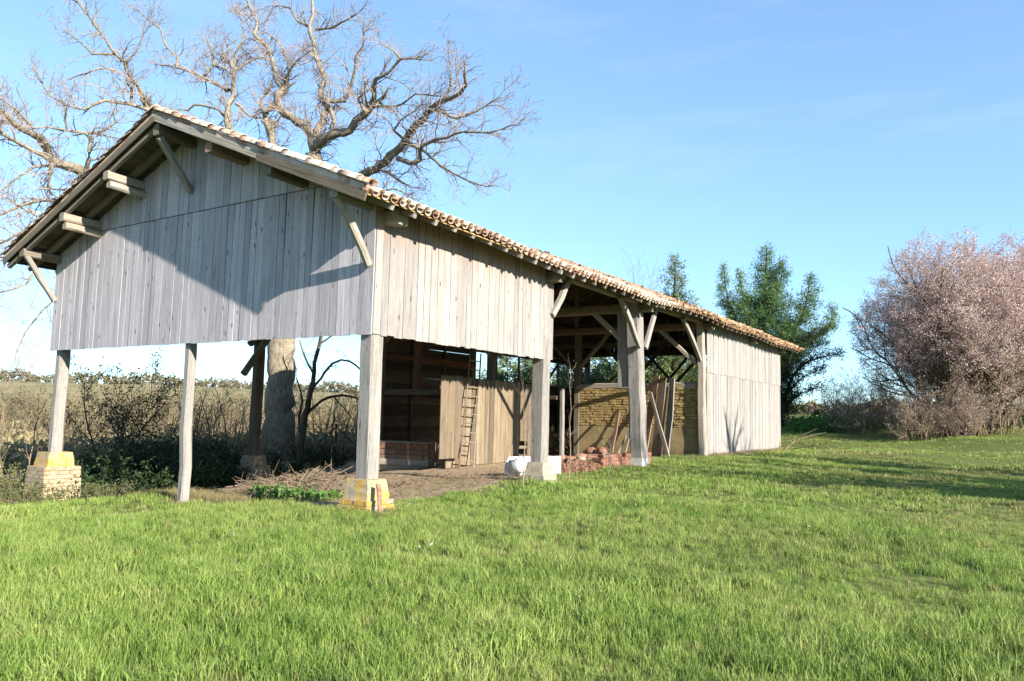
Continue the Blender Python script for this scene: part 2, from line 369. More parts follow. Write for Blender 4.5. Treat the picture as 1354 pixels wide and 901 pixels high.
# cover strips: the joint line of the gable, corner board
# side walls
def side_wall(name, y0, y1, z0, z1, cut, mat, n, wmin=.16, wmax=.24):
    bs = [(-.1, y0+.1, z, -.03, y1-.1, z+.1) for z in ((z0+.35, (z0+z1)/2, z1-.5))]
    sw = wallpart(name, *boxes(bs), M['beam'], (0, 0, 0))
    pool = {}
    y = y0
    while y < y1-.02:
        wd = rg(wmin, wmax)
        if y+wd > y1-.1: wd = y1-y
        xx = .0+rg(-.004, .006); tl = rg(-.004, .004)
        gd = z0+rg(-.015, .015)
        if cut:
            gz = ground(.05, y, False)-.05+max(0, rg(-.05, .10))
            board(sw, xx-.006, y+wd/2, gz, cut-.008, wd-rg(.008, .02), .025, mat, 'y', tilt=tl, jit=.006)
            board(sw, xx+.012, y+wd/2, cut-.02+rg(-.01, .01), z1+sag(y), wd-rg(.008, .02), .025, mat, 'y', tilt=tl, jit=.006)
        else: board(sw, xx, y+wd/2, gd, z1+sag(y), wd-rg(.006, .013), .026, mat, 'y', tilt=tl)
        y += wd
    return sw
side_wall('side_wall', .004, 6.40, H1, 3.74, None, M['sidetop'], 30)
side_wall('side_wall', 18.15, LB, -1.45, 3.72, HF, M['side'], 60, .15, .24)
# back side wall (horizontal planks) and far gable wall
bw = wallpart('back_wall', *boxes([(-WB+.05, yy, -2.0, -WB+.13, yy+.1, 3.5) for yy in (13.9, 16, 20, 22, 26, 28)]), M['dark'], (0, 0, 0))
for (ya, yb, zs) in ((12, 18, [(-1.75, 3.6)]), (18, 24, [(-1.75, 1.55), (2.85, 3.6)]), (24, 29.6, [(-1.75, 1.55), (2.85, 3.6)])):
    for za, zb in zs:
        z = za
        while z < zb-.05:
            h = rg(.17, .27)
            o = obj('board', board_me('board', yb-ya-.02, h+.012, .025, M['dark'], 3, .006), bw, (-WB+rg(-.012, .012), ya+.01, z+h/2)); place(o, basis(Vector((0, 1, rg(-.008, .008))), Vector((0, 0, 1)))); z += h
fw = wallpart('far_gable_wall', *boxes([(-WB+.1, LB-.12, z, -.1, LB-.04, z+.12) for z in (-.3, 1.7, 3.6)]), M['beam'], (0, 0, 0))
x = -WB
while x < -.02:
    wd = min(rg(.24, .32), -x); xc = x+wd/2
    board(fw, xc, LB, -2.0, 1.95, wd-.012, .025, M['dark'], seg=1)
    board(fw, xc, LB, 3.45, under(xc)-.03, wd-.012, .025, M['dark'], seg=1, top=(-SL if xc > RX else SL)); x += wd
# posts with their piers
def pier(cx, cy, z0, z1, courses, blk, mat, mort, side_w=.62, top_w=.42, blkmat=None):
    """square pedestal: brick courses below, a tapered block of masonry above; bricks are sub-parts"""
    zb = z1-blk
    core = boxes([(cx-side_w/2+.03, cy-side_w/2+.03, z0-.3, cx+side_w/2-.03, cy+side_w/2-.03, zb-.01)])
    V, Fc = core; b = len(V); a0, a1 = (top_w+.10)/2, top_w/2
    n = 5
    for i in range(n+1):
        f = i/n; a = lerp(a0, a1, f); z = lerp(zb-.01, z1, f)
        for k in range(12):
            s = k//3; u = (k % 3)/3*2-1
            px, py = [(u, -1), (1, u), (-u, 1), (-1, -u)][s]
            V.append((cx+px*a+rg(-.008, .008), cy+py*a+rg(-.008, .008), z+rg(-.006, .006)*(0 if i in (0,) else 1)))
    for i in range(n):
        for k in range(12): k2 = (k+1) % 12; Fc.append((b+i*12+k, b+i*12+k2, b+(i+1)*12+k2, b+(i+1)*12+k))
    Fc.append(tuple(b+n*12+k for k in range(12)))
    bm_ = blkmat or mat
    p = obj('pier', mesh('pier', [(v[0]-cx, v[1]-cy, v[2]-z0) for v in V], Fc, [mort, bm_], matidx=[0]*6+[1]*(len(Fc)-6)), barn, (cx, cy, z0))
    hc = (zb-z0)/courses; bl = .235
    for c in range(courses):
        wdt = side_w*lerp(1.10, 1.0, c/max(1, courses-1)) if side_w > .6 else side_w
        zz = z0+c*hc
        for s in range(4):
            u = -wdt/2+(.0 if (c+s) % 2 else -.11)
            while u < wdt/2-.02:
                e = min(u+bl, wdt/2); s0 = max(u, -wdt/2)
                if e-s0 > .04:
                    V, Fc = boxes([(-(e-s0)/2+.004, 0, .004, (e-s0)/2-.004, .10, hc-.006)])
                    V = [(v[0]+rg(-.003, .003), v[1]+rg(-.003, .003), v[2]+rg(-.002, .002)) for v in V]
                    m_ = (s0+e)/2; pr = wdt/2+rg(-.006, .006)
                    dx, dy = [(m_, -pr), (pr, m_), (-m_, pr), (-pr, -m_)][s]
                    o = obj('brick', mesh('brick', V, Fc, mat), p, (cx+dx, cy+dy, zz)); o.rotation_euler = (0, 0, s*math.pi/2)
                u += bl
    return p
pcx = -.16
beam('post', (pcx, .19, -1.165), (pcx, .19, 3.7), .30, .30, M['post'], barn, seg=9, cham=.09, jit=.014)
q = pier(pcx+.02, .17, -1.76, -1.16, 3, .34, M['yellow'], M['ymortar'], .66, .47); q['label'] = 'squat pedestal of bricks covered in bright yellow lichen'
beam('post', (-5.3, .14, -2.05), (-5.36, .14, 3.6), .22, .20, M['post'], barn, seg=7, cham=.2, jit=.02, taper=.9, label='thin crooked pole standing straight in the grass')
beam('post', (-10.62, .17, -1.17), (-10.62, .17, 3.7), .28, .28, M['post'], barn, seg=6, cham=.22, taper=.92, jit=.02)
q = pier(-10.62, .17, -2.55, -1.16, 11, .34, M['brick'], M['mortar'], .86, .56, M['yellow']); q['label'] = 'tall pale brick pedestal with yellow top block'
beam('post', (-10.75, 6.3, -1.5), (-10.75, 6.3, 3.7), .30, .30, M['beam'], barn, seg=5)
q = pier(-10.75, 6.3, -2.6, -1.45, 8, .3, M['brick'], M['mortar'], .74, .5)
beam('post', (-.16, 6.12, -1.12), (-.16, 6.12, 3.6), .33, .33, M['post'], barn, seg=6, cham=.07)
q = pier(-.14, 6.1, -1.66, -1.10, 2, .30, M['stone'], M['mortar'], .62, .42, M['stone']); q['label'] = 'grey stone block pedestal on a low brick footing'
beam('post', (-.10, 12.05, -1.22), (-.26, 11.95, 3.6), .44, .40, M['post'], barn, seg=7, cham=.12, jit=.03, label='massive split grey post leaning slightly')
beam('timber', (-.58, 11.9, .95), (-.62, 11.9, 3.5), .36, .10, M['post'], barn, cham=.05, hint=(1, 0, 0))
V, Fc = boxes([(-.24, -.24, -.3, .24, .24, .25)]); fo = obj('footing', mesh('footing', V, Fc, M['concrete']), barn, (-.14, 12.05, -1.46)); fo['label'] = 'white concrete block under the leaning post'
beam('post', (-.08, 17.95, -1.5), (-.16, 17.95, 3.6), .27, .27, M['log'], barn, seg=6, jit=.02)
for (x, y, z0) in ((-.16, 24, -1.6), (-.16, LB-.2, -1.6), (-10.72, 12, -1.9), (-10.72, 18, -1.9), (-10.72, 24, -1.9), (-10.72, LB-.2, -1.9), (-5.4, 6.0, -1.9), (-5.66, 12.1, -1.8), (-5.4, 18.1, -1.6), (-5.4, 24, -1.6)):
    beam('post', (x, y, z0), (x, y, 3.55), .28, .28, M['beam'], barn, seg=3)
beam('post', (-5.35, 16.7, -1.55), (-5.37, 16.7, 1.1), .17, .17, M['post'], barn, seg=4, cham=.2, label='short pale prop post before the mud wall')
# tie beams, trusses, braces
for y in (.32, 6.15, 12.0, 18.0, 24.0, 29.35):
    s_ = sag(y)
    beam('tie_beam', (.33, y, 3.48+s_), (-WB-.3, y, 3.48+s_), .28, .30, M['beam'] if y > .5 else M['log'], barn, seg=6, hint=(0, 0, 1))
    if y > 1:
        beam('king_post', (RX, y, 3.6), (RX, y, 5.7), .2, .2, M['beam'], barn, seg=2)
        for sx in (-1, 1):
            beam('principal_rafter', (RX+sx*5.3, y, 3.6), (RX+sx*.1, y, 5.66), .2, .2, M['beam'], barn, hint=(0, 1, 0), seg=3)
        beam('brace', (-.35, y, 2.1), (-1.75, y, 3.4), .15, .16, M['log'], barn, hint=(0, 1, 0))
        beam('brace', (RX+.15, y, 2.0), (RX+1.5, y, 3.4), .15, .15, M['beam'], barn, hint=(0, 1, 0))
        beam('brace', (RX-.15, y, 2.0), (RX-1.5, y, 3.4), .15, .15, M['beam'], barn, hint=(0, 1, 0))
for (ya, yb) in ((-.93, 6.2), (6.2, 12), (12, 18), (18, 24), (24, 30.9)):
    for xx in (-.13, -WB+.13):
        if ya < 0 and xx < -1: pass
        beam('wall_plate', (xx, ya, 3.72+sag(ya)-.03), (xx, yb, 3.72+sag(yb)-.03), .2, .2, M['log'] if xx > -1 else M['beam'], barn, hint=(1, 0, 0), seg=6, jit=.02)
    for xx in (-9.0, -7.25, -3.63, -1.85):
        zz = under(xx)-.20
        beam('purlin', (xx, ya, zz+sag(ya)), (xx, yb, zz+sag(yb)), .2, .2, (M['redwood'] if xx == -3.63 else (M['beam'] if xx == -1.85 else M['log'])) if ya < 0 else M['beam'], barn, hint=(1, 0, 0), seg=4, jit=.02)  # front purlin at the right is reddened to carry warm bounced light
    beam('ridge_beam', (RX, ya, 5.78+sag(ya)), (RX, yb, 5.78+sag(yb)), .2, .24, M['beam'], barn, hint=(1, 0, 0), seg=4)
for xx, dz in ((-7.25, -.37), (-9.0, -.38)):                   # second log under each left purlin end
    beam('log_bracket', (xx+.02, -.86, under(xx)+dz-.02), (xx+.05, .25, under(xx)+dz-.06), .17, .16, M['log'], barn, hint=(1, 0, 0), seg=4, cham=.25, jit=.02)
beam('brace', (RX+.04, -.86, 5.62), (RX+.02, -.05, 4.68), .15, .13, M['log'], barn, hint=(1, 0, 0), cham=.2, label='diagonal strut holding the ridge beam out from the gable')
beam('brace', (-.14, -.86, 3.62), (-.10, -.05, 2.58), .14, .14, M['log'], barn, hint=(1, 0, 0), cham=.25, bow=.05, label='diagonal strut at the right corner of the gable')
beam('brace', (-10.72, -.88, 3.68), (-10.80, -.05, 2.62), .13, .12, M['post'], barn, hint=(1, 0, 0), cham=.2, label='diagonal strut at the left corner of the gable')
for (a, b) in (((6.28, 2.45), (7.15, 3.5)), ((11.72, 2.15), (10.25, 3.5)), ((12.15, 2.15), (13.0, 3.48)), ((17.35, 2.15), (15.5, 3.5))):
    beam('brace', (.03, a[0], a[1]), (.03, b[0], b[1]), .13, .15, M['post'], barn, hint=(1, 0, 0), cham=.12, jit=.02, bow=.02)
beam('brace', (-10.75, 5.9, 2.05), (-10.6, 7.1, 3.4), .18, .18, M['beam'], barn, hint=(1, 0, 0))
beam('brace', onplane(322, 495, 0, -9.6), onplane(356, 445, 0, -9.6), .17, .17, M['beam'], barn, hint=(1, 0, 0), label='broken dark strut beside the inner post')
for (y, za, zb) in ((24, 1.0, 3.3), (27, 3.3, 1.0)):
    beam('brace', (-WB+.1, y, za), (-WB+.1, y+2.6, zb), .12, .12, M['beam'], barn)
for (xa, xb) in ((-9.5, -7.6), (-6, -4.6), (-3.2, -4.5), (-.4, -2)):
    beam('brace', (xa, LB-.1, 1.9), (xb, LB-.1, 3.5), .14, .14, M['beam'], barn, hint=(0, 1, 0))
beam('beam', (-5.4, 18.1, 1.22), (-.3, 18.1, 1.24), .24, .26, M['log'], barn, hint=(0, 0, 1), seg=6, jit=.03, label='rough grey beam lying on top of the mud brick wall')
beam('loft_beam', (-10.6, 12.1, .75), (-5.5, 12.1, .78), .22, .2, M['dark'], barn, hint=(0, 0, 1))
beam('loft_beam', (-10.75, 12, 2.2), (-10.6, 18, 2.2), .2, .2, M['redpaint'], barn, hint=(1, 0, 0))
beam('red_post', (-9.4, 12.6, .6), (-9.4, 12.6, 3.4), .24, .2, M['redpaint'], barn)
for y in (13.5, 15, 16.5): beam('loft_beam', (-10.7, y, .72), (-5.5, y, .72), .16, .16, M['dark'], barn, hint=(0, 0, 1), seg=2)

# roof
CA, SA = 1/math.hypot(1, SL), SL/math.hypot(1, SL)
SLEN = (RX*-1+EV)/CA
V, Fc = boxes([(-.12, -OH, 0, .12, BK, .05)])
roof = obj('roof', mesh('roof', V, Fc, M['mortar']), barn, (RX, 0, 6.05))
for i in range(53):                                           # rafters
    y = -.30+i*.597
    if y > BK-.05: break
    for s in (-1, 1):
        s_ = sag(y); x1 = RX+s*(5.44+EV-.03)
        pa = Vector((RX+s*.05, y, under(RX+.05)-.055+s_)); pb = Vector((x1, y, under(x1)-.055+s_))
        beam('rafter', pb, pa, .085, .105, M['post'] if (s > 0 and y < 7) else M['beam'], roof, hint=(0, 1, 0), seg=2, jit=.005, cham=.04)
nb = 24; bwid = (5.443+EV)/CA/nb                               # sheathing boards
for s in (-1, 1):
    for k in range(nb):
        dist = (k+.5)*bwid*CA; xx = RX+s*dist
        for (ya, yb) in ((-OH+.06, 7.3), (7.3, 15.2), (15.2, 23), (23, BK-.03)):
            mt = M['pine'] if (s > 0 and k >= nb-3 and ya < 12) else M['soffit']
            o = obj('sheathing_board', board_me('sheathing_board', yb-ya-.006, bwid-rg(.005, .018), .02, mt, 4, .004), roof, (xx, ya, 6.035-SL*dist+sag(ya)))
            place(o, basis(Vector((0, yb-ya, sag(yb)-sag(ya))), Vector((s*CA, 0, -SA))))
# barge boards
for s in (-1, 1):
    a = Vector((RX, -OH+.02, 6.02)); b = Vector((RX+s*(5.443+EV), -OH+.02, 6.02-SL*(5.443+EV)))
    if s > 0:
        m_ = a.lerp(b, .55)
        beam('barge_board', a, m_, .15, .035, M['log'], roof, hint=(0, 0, 1), seg=3, jit=.004, cham=.05)
        beam('barge_board', m_-Vector((0, .012, .03)), b-Vector((0, .012, .03)), .17, .035, M['beam'], roof, hint=(0, 0, 1), seg=3, jit=.004, cham=.05)
    else:
        beam('barge_board', a, b, .15, .035, M['beam'], roof, hint=(0, 0, 1), seg=5, jit=.006, cham=.05)
        beam('verge_rafter', a+Vector((0, .14, -.09)), b+Vector((0, .14, -.09)), .11, .09, M['log'], roof, hint=(0, 0, 1), seg=5, jit=.008, cham=.08)
        beam('verge_rafter', a+Vector((-.1, .62, -.08)), b+Vector((0, .62, -.08)), .09, .08, M['beam'], roof, hint=(0, 0, 1), seg=5, jit=.006, cham=.08)
# clay tiles
def tile_shape(n=7, L=.46, r0=.092, r1=.078, th=.013, invert=False):
    V, Fc = [], []
    for e, (yy, r) in enumerate(((0, r0), (L, r1))):
        for q_, rr in ((0, r), (1, r-th)):
            for k in range(n):
                a = math.pi*k/(n-1); V.append((-rr*math.cos(a), yy, rr*math.sin(a)*.85*(-1 if invert else 1)))
    O = lambda e, q_, k: e*2*n+q_*n+k
    for k in range(n-1):
        f4 = [(O(0, 0, k), O(0, 0, k+1), O(1, 0, k+1), O(1, 0, k)), (O(0, 1, k+1), O(0, 1, k), O(1, 1, k), O(1, 1, k+1)),
              (O(0, 1, k), O(0, 1, k+1), O(0, 0, k+1), O(0, 0, k)), (O(1, 0, k), O(1, 0, k+1), O(1, 1, k+1), O(1, 1, k))]
        Fc += f4
    return V, Fc
TV, TF = tile_shape(); tile_me = mesh('roof_tile', TV, TF, M['tile'], True); tile_old = mesh('roof_tile', TV, TF, M['moss'], True)
PV, PF = tile_shape(invert=True); pan_me = mesh('roof_tile', PV, [f[::-1] for f in PF], M['tile'], True)
def tframe(s, dist, y, lift):
    """frame of a tile whose lower end lies dist (horizontal) from the ridge on slope s"""
    up = Vector((-s*CA, 0, SA)); ac = Vector((0, s, 0)); nn = Vector((s*SA, 0, CA))
    return Vector((RX+s*dist, y, 6.048-SL*dist+sag(y)))+nn*lift, Matrix((ac, up, nn)).transposed()
TW = .225; ncol = int((BK+OH)/TW); exp_ = .335; nrow = int((5.443+EV)/CA/exp_)+1
sv = {'a': ([], []), 'b': ([], [])}
sV = []; sF = []; sM = []
T5 = [(-.09*math.cos(math.pi*k/4), yy, .076*math.sin(math.pi*k/4)) for yy in (0, .44) for k in range(5)]
T5F = [(k, k+1, k+6, k+5) for k in range(4)]
ntile = 0
for s in (1, -1):
    for c in range(ncol+1):
        y = -OH+.07+c*TW; yj0 = rg(-.012, .012)
        old = sm(12, 16.5, y+rg(-1.5, 1.5))
        for r in range(nrow):
            dist = (5.443+EV+.07)-r*exp_*CA
            jj = .020+.045*old
            lift = .066+rg(-.004, .012)+old*rg(-.02, .12)+(.085 if c == 0 else 0)
            p, m = tframe(s, dist+rg(-jj, jj)*1.6, y+yj0+rg(-jj, jj), lift)
            m = m @ Matrix.Rotation(rg(-1, 1)*(.05+.26*old), 3, 'Z') @ Matrix.Rotation(-.035-(.05*old*rg(0, 1)), 3, 'X')
            show = s > 0 and (r == 0 or (c < 3 and c != 1 and r > 0 and ntile < 230) or (c == 0))
            if show or (s < 0 and c == 0):
                o = obj('roof_tile', tile_old if old > .5 else tile_me, roof, p); place(o, m); ntile += 1
                if c == 0: o.scale = (1.3, 1, 1.25)
            else:
                b = len(sV); sV += [tuple(p+m @ Vector(v)) for v in T5]; sF += [tuple(b+i for i in f) for f in T5F]; sM += [1 if old > .5 else 0]*4
            # pan tile between covers
            if c < ncol:
                p2, m2 = tframe(s, dist-.03, y+TW/2, .075)
                b = len(sV); sV += [tuple(p2+m2 @ Vector((v[0], v[1], -v[2]))) for v in T5]; sF += [tuple(b+i for i in f[::-1]) for f in T5F]; sM += [1 if old > .5 else 0]*4
                if s > 0 and r == 0:                           # pan lip thickness at the eave
                    b = len(sV)
                    for k in range(5):
                        for dz in (0, -.016): sV.append(tuple(p2+m2 @ Vector((T5[k][0], -.002, -T5[k][2]+dz))))
                    for k in range(4): sF.append((b+2*k, b+2*k+1, b+2*k+3, b+2*k+2)); sM.append(1 if old > .5 else 0)
VV, FF = boxes([(0, 0, 0, 1, 1, 1)])
for s in (-1, 1):
    beam('verge_mortar', (RX+s*.05, -OH+.075, 6.10), (RX+s*6.08, -OH+.075, 6.10-SL*6.03), .15, .10, M['tile'], roof, hint=(0, 0, 1), seg=8, jit=.01)
mp_ = []
for i in range(2600):
    y = rg(13, BK); dist = (5.443+EV)*rg(.90, 1.01); p, m = tframe(1, dist, y, rg(.06, .17)); mp_.append(tuple(p))
MOSSP = mp_
o = obj('tile_field', mesh('tile_field', np.array(sV), np.array(sF), [M['tile'], M['moss']], True, sM), roof, (0, 0, 0)); tag(o, kind='stuff')
for i in range(int((BK+OH)/.36)):
    y = -OH+.0+i*.36
    o = obj('ridge_tile', tile_me if y < 15 else tile_old, roof, (RX+rg(-.01, .01), y, 6.12+sag(y)+rg(0, .012))); o.scale = (1.25, 1, 1.1); o.rotation_euler = (.03, 0, rg(-.03, .03))
print('tiles', ntile, 'stuff faces', len(sF))

# mud brick wall in the third bay
V, Fc = boxes([(-5.35, 18.0, -1.7, -.22, 18.34, -.34), (-5.35, 18.05, -.34, -.22, 18.30, 1.10)])
mw = wallpart('mud_wall', V, Fc, M['plaster'], (0, 0, 0))
z = -.34; r = 0
while z < 1.08:
    h = rg(.095, .12); x = -5.3-(r % 2)*.14
    while x < -.25:
        w_ = rg(.24, .34); x1 = min(x+w_, -.24)
        gone = (x > -1.3 and random.random() < .12)
        if x1-x > .07 and not gone:
            n_ = rg(0, .035); cx = (x+x1)/2
            er = .014 if x < -1.5 else .03
            Vb = [(sx*((x1-x)/2-.012)+rg(-er, er), (-.04-n_ if sy < 0 else .06)+rg(-er, er)*.5, (0.008 if sz < 0 else h-.012)+rg(-er, er)*.5) for sz in (-1, 1) for sx, sy in ((-1, -1), (1, -1), (1, 1), (-1, 1))]
            Fb = [(0, 3, 2, 1), (4, 5, 6, 7), (0, 1, 5, 4), (1, 2, 6, 5), (2, 3, 7, 6), (3, 0, 4, 7)]
            obj('mud_brick', mesh('mud_brick', Vb, Fb, M['adobe']), mw, (max(cx, -5.3), 18.04, z))
        x += w_
    z += h; r += 1
for i in range(7):                                            # rough top blocks at the right end
    a = .12+rg(0, .08); Vb = [(sx*a+rg(-.03, .03), sy*.12+rg(-.03, .03), sz*.07+rg(-.02, .03)) for sz in (-1, 1) for sx, sy in ((-1, -1), (1, -1), (1, 1), (-1, 1))]
    obj('mud_brick', mesh('mud_brick', Vb, [(0, 3, 2, 1), (4, 5, 6, 7), (0, 1, 5, 4), (1, 2, 6, 5), (2, 3, 7, 6), (3, 0, 4, 7)], M['adobe']), mw, (-1.3+i*.17, 18.1, 1.14+rg(0, .1)))
# plank partition under the middle row
V, Fc = boxes([(-5.46, 9.1, z, -5.39, 14.6, z+.1) for z in (-1.2, -.1, .95)])
pa = wallpart('partition', V, Fc, M['beam'], (0, 0, 0))
y = 9.2; 
while y < 14.5:
    wd = rg(.19, .31); gz = ground(-5.4, y, False)
    lo = gz+.02 if not (13.3 < y < 13.9) else gz+.75
    board(pa, -5.36+rg(-.006, .006), y+wd/2, lo, 1.17+rg(-.03, .02), wd-rg(.01, .03), .024, M['tan'], 'y', tilt=rg(-.006, .006), jit=.008); y += wd
V, Fc = boxes([(-.05, -.55, .3, -.02, .55, .42), (-.05, -.55, 2.1, -.02, .55, 2.2)])
dl = wallpart('door_leaf', V, Fc, M['beam'], (-5.1, 9.1, -1.35)); dl['label'] = 'wide plank door leaf standing open in front of the partition'
yy = -.55
for wd in (.37, .36, .34):
    board(dl, -5.1, 9.1+yy+wd/2, -1.38+rg(0, .03), 1.2+rg(-.05, .0), wd-.012, .03, M['tan'], 'y'); yy += wd
# low brick-topped platform before the back wall
A, B = Vector((-8.9, 9.2, -1.9)), Vector((-6.3, 9.6, -1.9))
beam('sill_beam', A+Vector((0, 0, .28)), B+Vector((0, 0, .28)), .22, .16, M['log'], barn, hint=(0, 0, 1))
dr = (B-A).normalized(); nm = Vector((dr.y, -dr.x, 0))
kk = boxes([(0, .06, 0, (B-A).length, .5, .95)])
lw = obj('low_wall', mesh('low_wall', *kk, M['mortar']), barn, (A.x, A.y, A.z)); lw.rotation_euler = (0, 0, math.atan2(dr.y, dr.x))
def sub_on(o, parent, local):
    COL.objects.link(o); o.parent = parent; o.location = local; return o
for r_, (z_, h_, l_, m_) in enumerate(((.36, .16, 1.3, M['redwood']), (.53, .17, 1.3, M['redwood']), (.71, .22, .52, M['redbrick']))):
    u = 0
    while u < (B-A).length-.05:
        e = min(u+l_*rg(.85, 1.1), (B-A).length)
        V, Fc = boxes([(.006, 0, .006, e-u-.006, .09, h_-.006)]); V = [(v[0]+rg(-.008, .008), v[1]+rg(-.008, .008), v[2]+rg(-.006, .006)) for v in V]
        sub_on(bpy.data.objects.new('brick' if r_ == 2 else 'plank', mesh('brick', V, Fc, m_)), lw, (u, -.04, z_)); u = e
print('barn done')

# ------------------------------------------------------------------ branches and leaves
class Net:
    """tubes collected into one mesh"""
    def __init__(s): s.V = []; s.F = []
    def tube(s, pts, rs, n=4):
        b = len(s.V); m = len(pts)
        for i, p in enumerate(pts):
            d = (pts[min(i+1, m-1)]-pts[max(i-1, 0)])
            if d.length < 1e-6: d = Vector((0, 0, 1))
            d.normalize(); h = Vector((0, 0, 1)) if abs(d.z) < .9 else Vector((1, 0, 0))
            u = d.cross(h).normalized(); v = d.cross(u); r = rs[i]
            for k in range(n):
                a = 2*math.pi*k/n; s.V.append(p+u*(r*math.cos(a))+v*(r*math.sin(a)))
        for i in range(m-1):
            for k in range(n):
                k2 = (k+1) % n; s.F.append((b+i*n+k, b+i*n+k2, b+(i+1)*n+k2, b+(i+1)*n+k))
    def me(s, name, mat, smooth=True, org=Vector((0, 0, 0))):
        V = np.array([tuple(v) for v in s.V])-np.array(tuple(org)); return mesh(name, V, np.array(s.F), mat, smooth)
def rv(): 
    z = rg(-1, 1); a = rg(0, 6.2832); q = math.sqrt(1-z*z); return Vector((q*math.cos(a), q*math.sin(a), z))
def grow(big, fine, p, d, L, r, lev, P, tips=None):
    """a wandering branch with children; P: per-level settings"""
    st = P['step'][min(lev, len(P['step'])-1)]; n = max(2, int(L/st)); pts = [p.copy()]; rs = [r]; d = d.normalized()
    for i in range(n):
        if 'bound' in P and lev > 0 and not P['bound'](p): n = i; break
        d = (d+rv()*P['gnarl']+Vector((0, 0, P['up']))+(P.get('out', Vector()))*.0).normalized()
        p = p+d*(L/n); f = (i+1)/n; rr = r*(1-f*(1-P['taper'])); pts.append(p.copy()); rs.append(max(rr, P['rmin']))
        if lev < P['levels'] and f > P['bare'][min(lev, len(P['bare'])-1)]:
            k = P['kids'][min(lev, len(P['kids'])-1)]
            c = int(k)+(1 if random.random() < k-int(k) else 0)
            for _ in range(c):
                sd = rv(); sd = (sd-d*sd.dot(d)).normalized(); a = rg(*P['ang'])
                cdv = d*math.cos(a)+sd*math.sin(a)
                grow(big, fine, p.copy(), cdv, L*rg(*P['ratio'])*(1.15-.5*f), rr*rg(.45, .65), lev+1, P, tips)
    if len(pts) < 2: return
    (big if r > P.get('split', .02) else fine).tube(pts, rs, 6 if r > .08 else (4 if r > .03 else 3))
    if tips is not None and lev >= P['tiplev']: tips.append((pts, d))
def leaves(name, pts, mat, size, n_each, spread, org, tri=False, flat=0.0, aspect=1.6):
    """many small leaf faces spread about the given points"""
    N_ = len(pts)*n_each; Pn = np.repeat(np.array([tuple(p) for p in pts]), n_each, 0)
    rs_ = np.random.default_rng(len(pts))
    c = Pn+rs_.normal(0, 1, (N_, 3))*spread-np.array(tuple(org))
    a = rs_.normal(0, 1, (N_, 3)); a /= np.linalg.norm(a, axis=1)[:, None]
    b = rs_.normal(0, 1, (N_, 3)); b[:, 2] += flat; b = np.cross(a, b); b /= np.linalg.norm(b, axis=1)[:, None]
    sz = size*rs_.uniform(.6, 1.4, (N_, 1))
    if tri:
        V = np.stack([c-a*sz*.5, c+a*sz*.5*aspect, c+b*sz*.45], 1).reshape(-1, 3); Fc = np.arange(N_*3).reshape(-1, 3)
    else:
        V = np.stack([c-a*sz*aspect*.5, c+b*sz*.5, c+a*sz*aspect*.5, c-b*sz*.5], 1).reshape(-1, 3); Fc = np.arange(N_*4).reshape(-1, 4)
    return mesh(name, V, Fc, mat, False)

def needles(name, pts, mat, size, n_each, spread):
    """thin upswept sprays pointing outward from the stem axis"""
    P = np.array([tuple(p) for p in pts]); N_ = len(P)*n_each; r_ = np.random.default_rng(len(P)); Pn = np.repeat(P, n_each, 0)
    ax_ = P[:, :2].mean(0); rad2 = Pn[:, :2]-ax_; rad2 /= (np.linalg.norm(rad2, axis=1)[:, None]+.3)
    c = Pn+r_.normal(0, 1, (N_, 3))*spread*np.array([1, 1, 1.25])
    a = np.concatenate([rad2*.9, np.full((N_, 1), .45)], 1)+r_.normal(0, .7, (N_, 3)); a /= np.linalg.norm(a, axis=1)[:, None]
    b = np.cross(a, r_.normal(0, 1, (N_, 3))); b /= np.linalg.norm(b, axis=1)[:, None]; sz = size*r_.uniform(.5, 1.3, (N_, 1))
    V = np.stack([c-b*sz*.14, c+b*sz*.14, c+a*sz], 1).reshape(-1, 3); return mesh(name, V, np.arange(N_*3).reshape(-1, 3), mat, False)

tag(obj('moss_tufts', leaves('moss_tufts', MOSSP, M['moss'], .06, 3, .03, (0, 0, 0)), roof), kind='stuff')
# ------------------------------------------------------------------ the great bare oak behind the barn
D0 = 32.5
def limb_pts(lst, dd0, dd1):
    out = []; n = len(lst)
    for i, q in enumerate(lst): out.append(at(q[0], q[1], D0+lerp(dd0, dd1, i/max(1, n-1))))
    return out
def smooth_path(pts, rs, gn=.05, seg=.35):
    P2, R2 = [], []
    m = len(pts)
    for i in range(m-1):
        p0, p1, p2, p3 = pts[max(i-1, 0)], pts[i], pts[i+1], pts[min(i+2, m-1)]
        n = max(1, int((p2-p1).length/seg))
        for k in range(n):
            t = k/n
            q = .5*((2*p1)+(p2-p0)*t+(2*p0-5*p1+4*p2-p3)*t*t+(3*p1-p0-3*p2+p3)*t*t*t)
            rr = lerp(rs[i], rs[i+1], t); P2.append(q+rv()*min(gn, rr*.5)); R2.append(rr*(1+rg(-.08, .10)))
    P2.append(pts[-1]); R2.append(rs[-1]); return P2, R2
oz = ground(*at(365, 615, D0).xy)
oakb = at(365, 615, D0); oak = empty('oak_tree', (oakb.x, oakb.y, oz), 'huge bare spreading oak with gnarled pale limbs behind the barn', 'tree')
big, fine = Net(), Net()
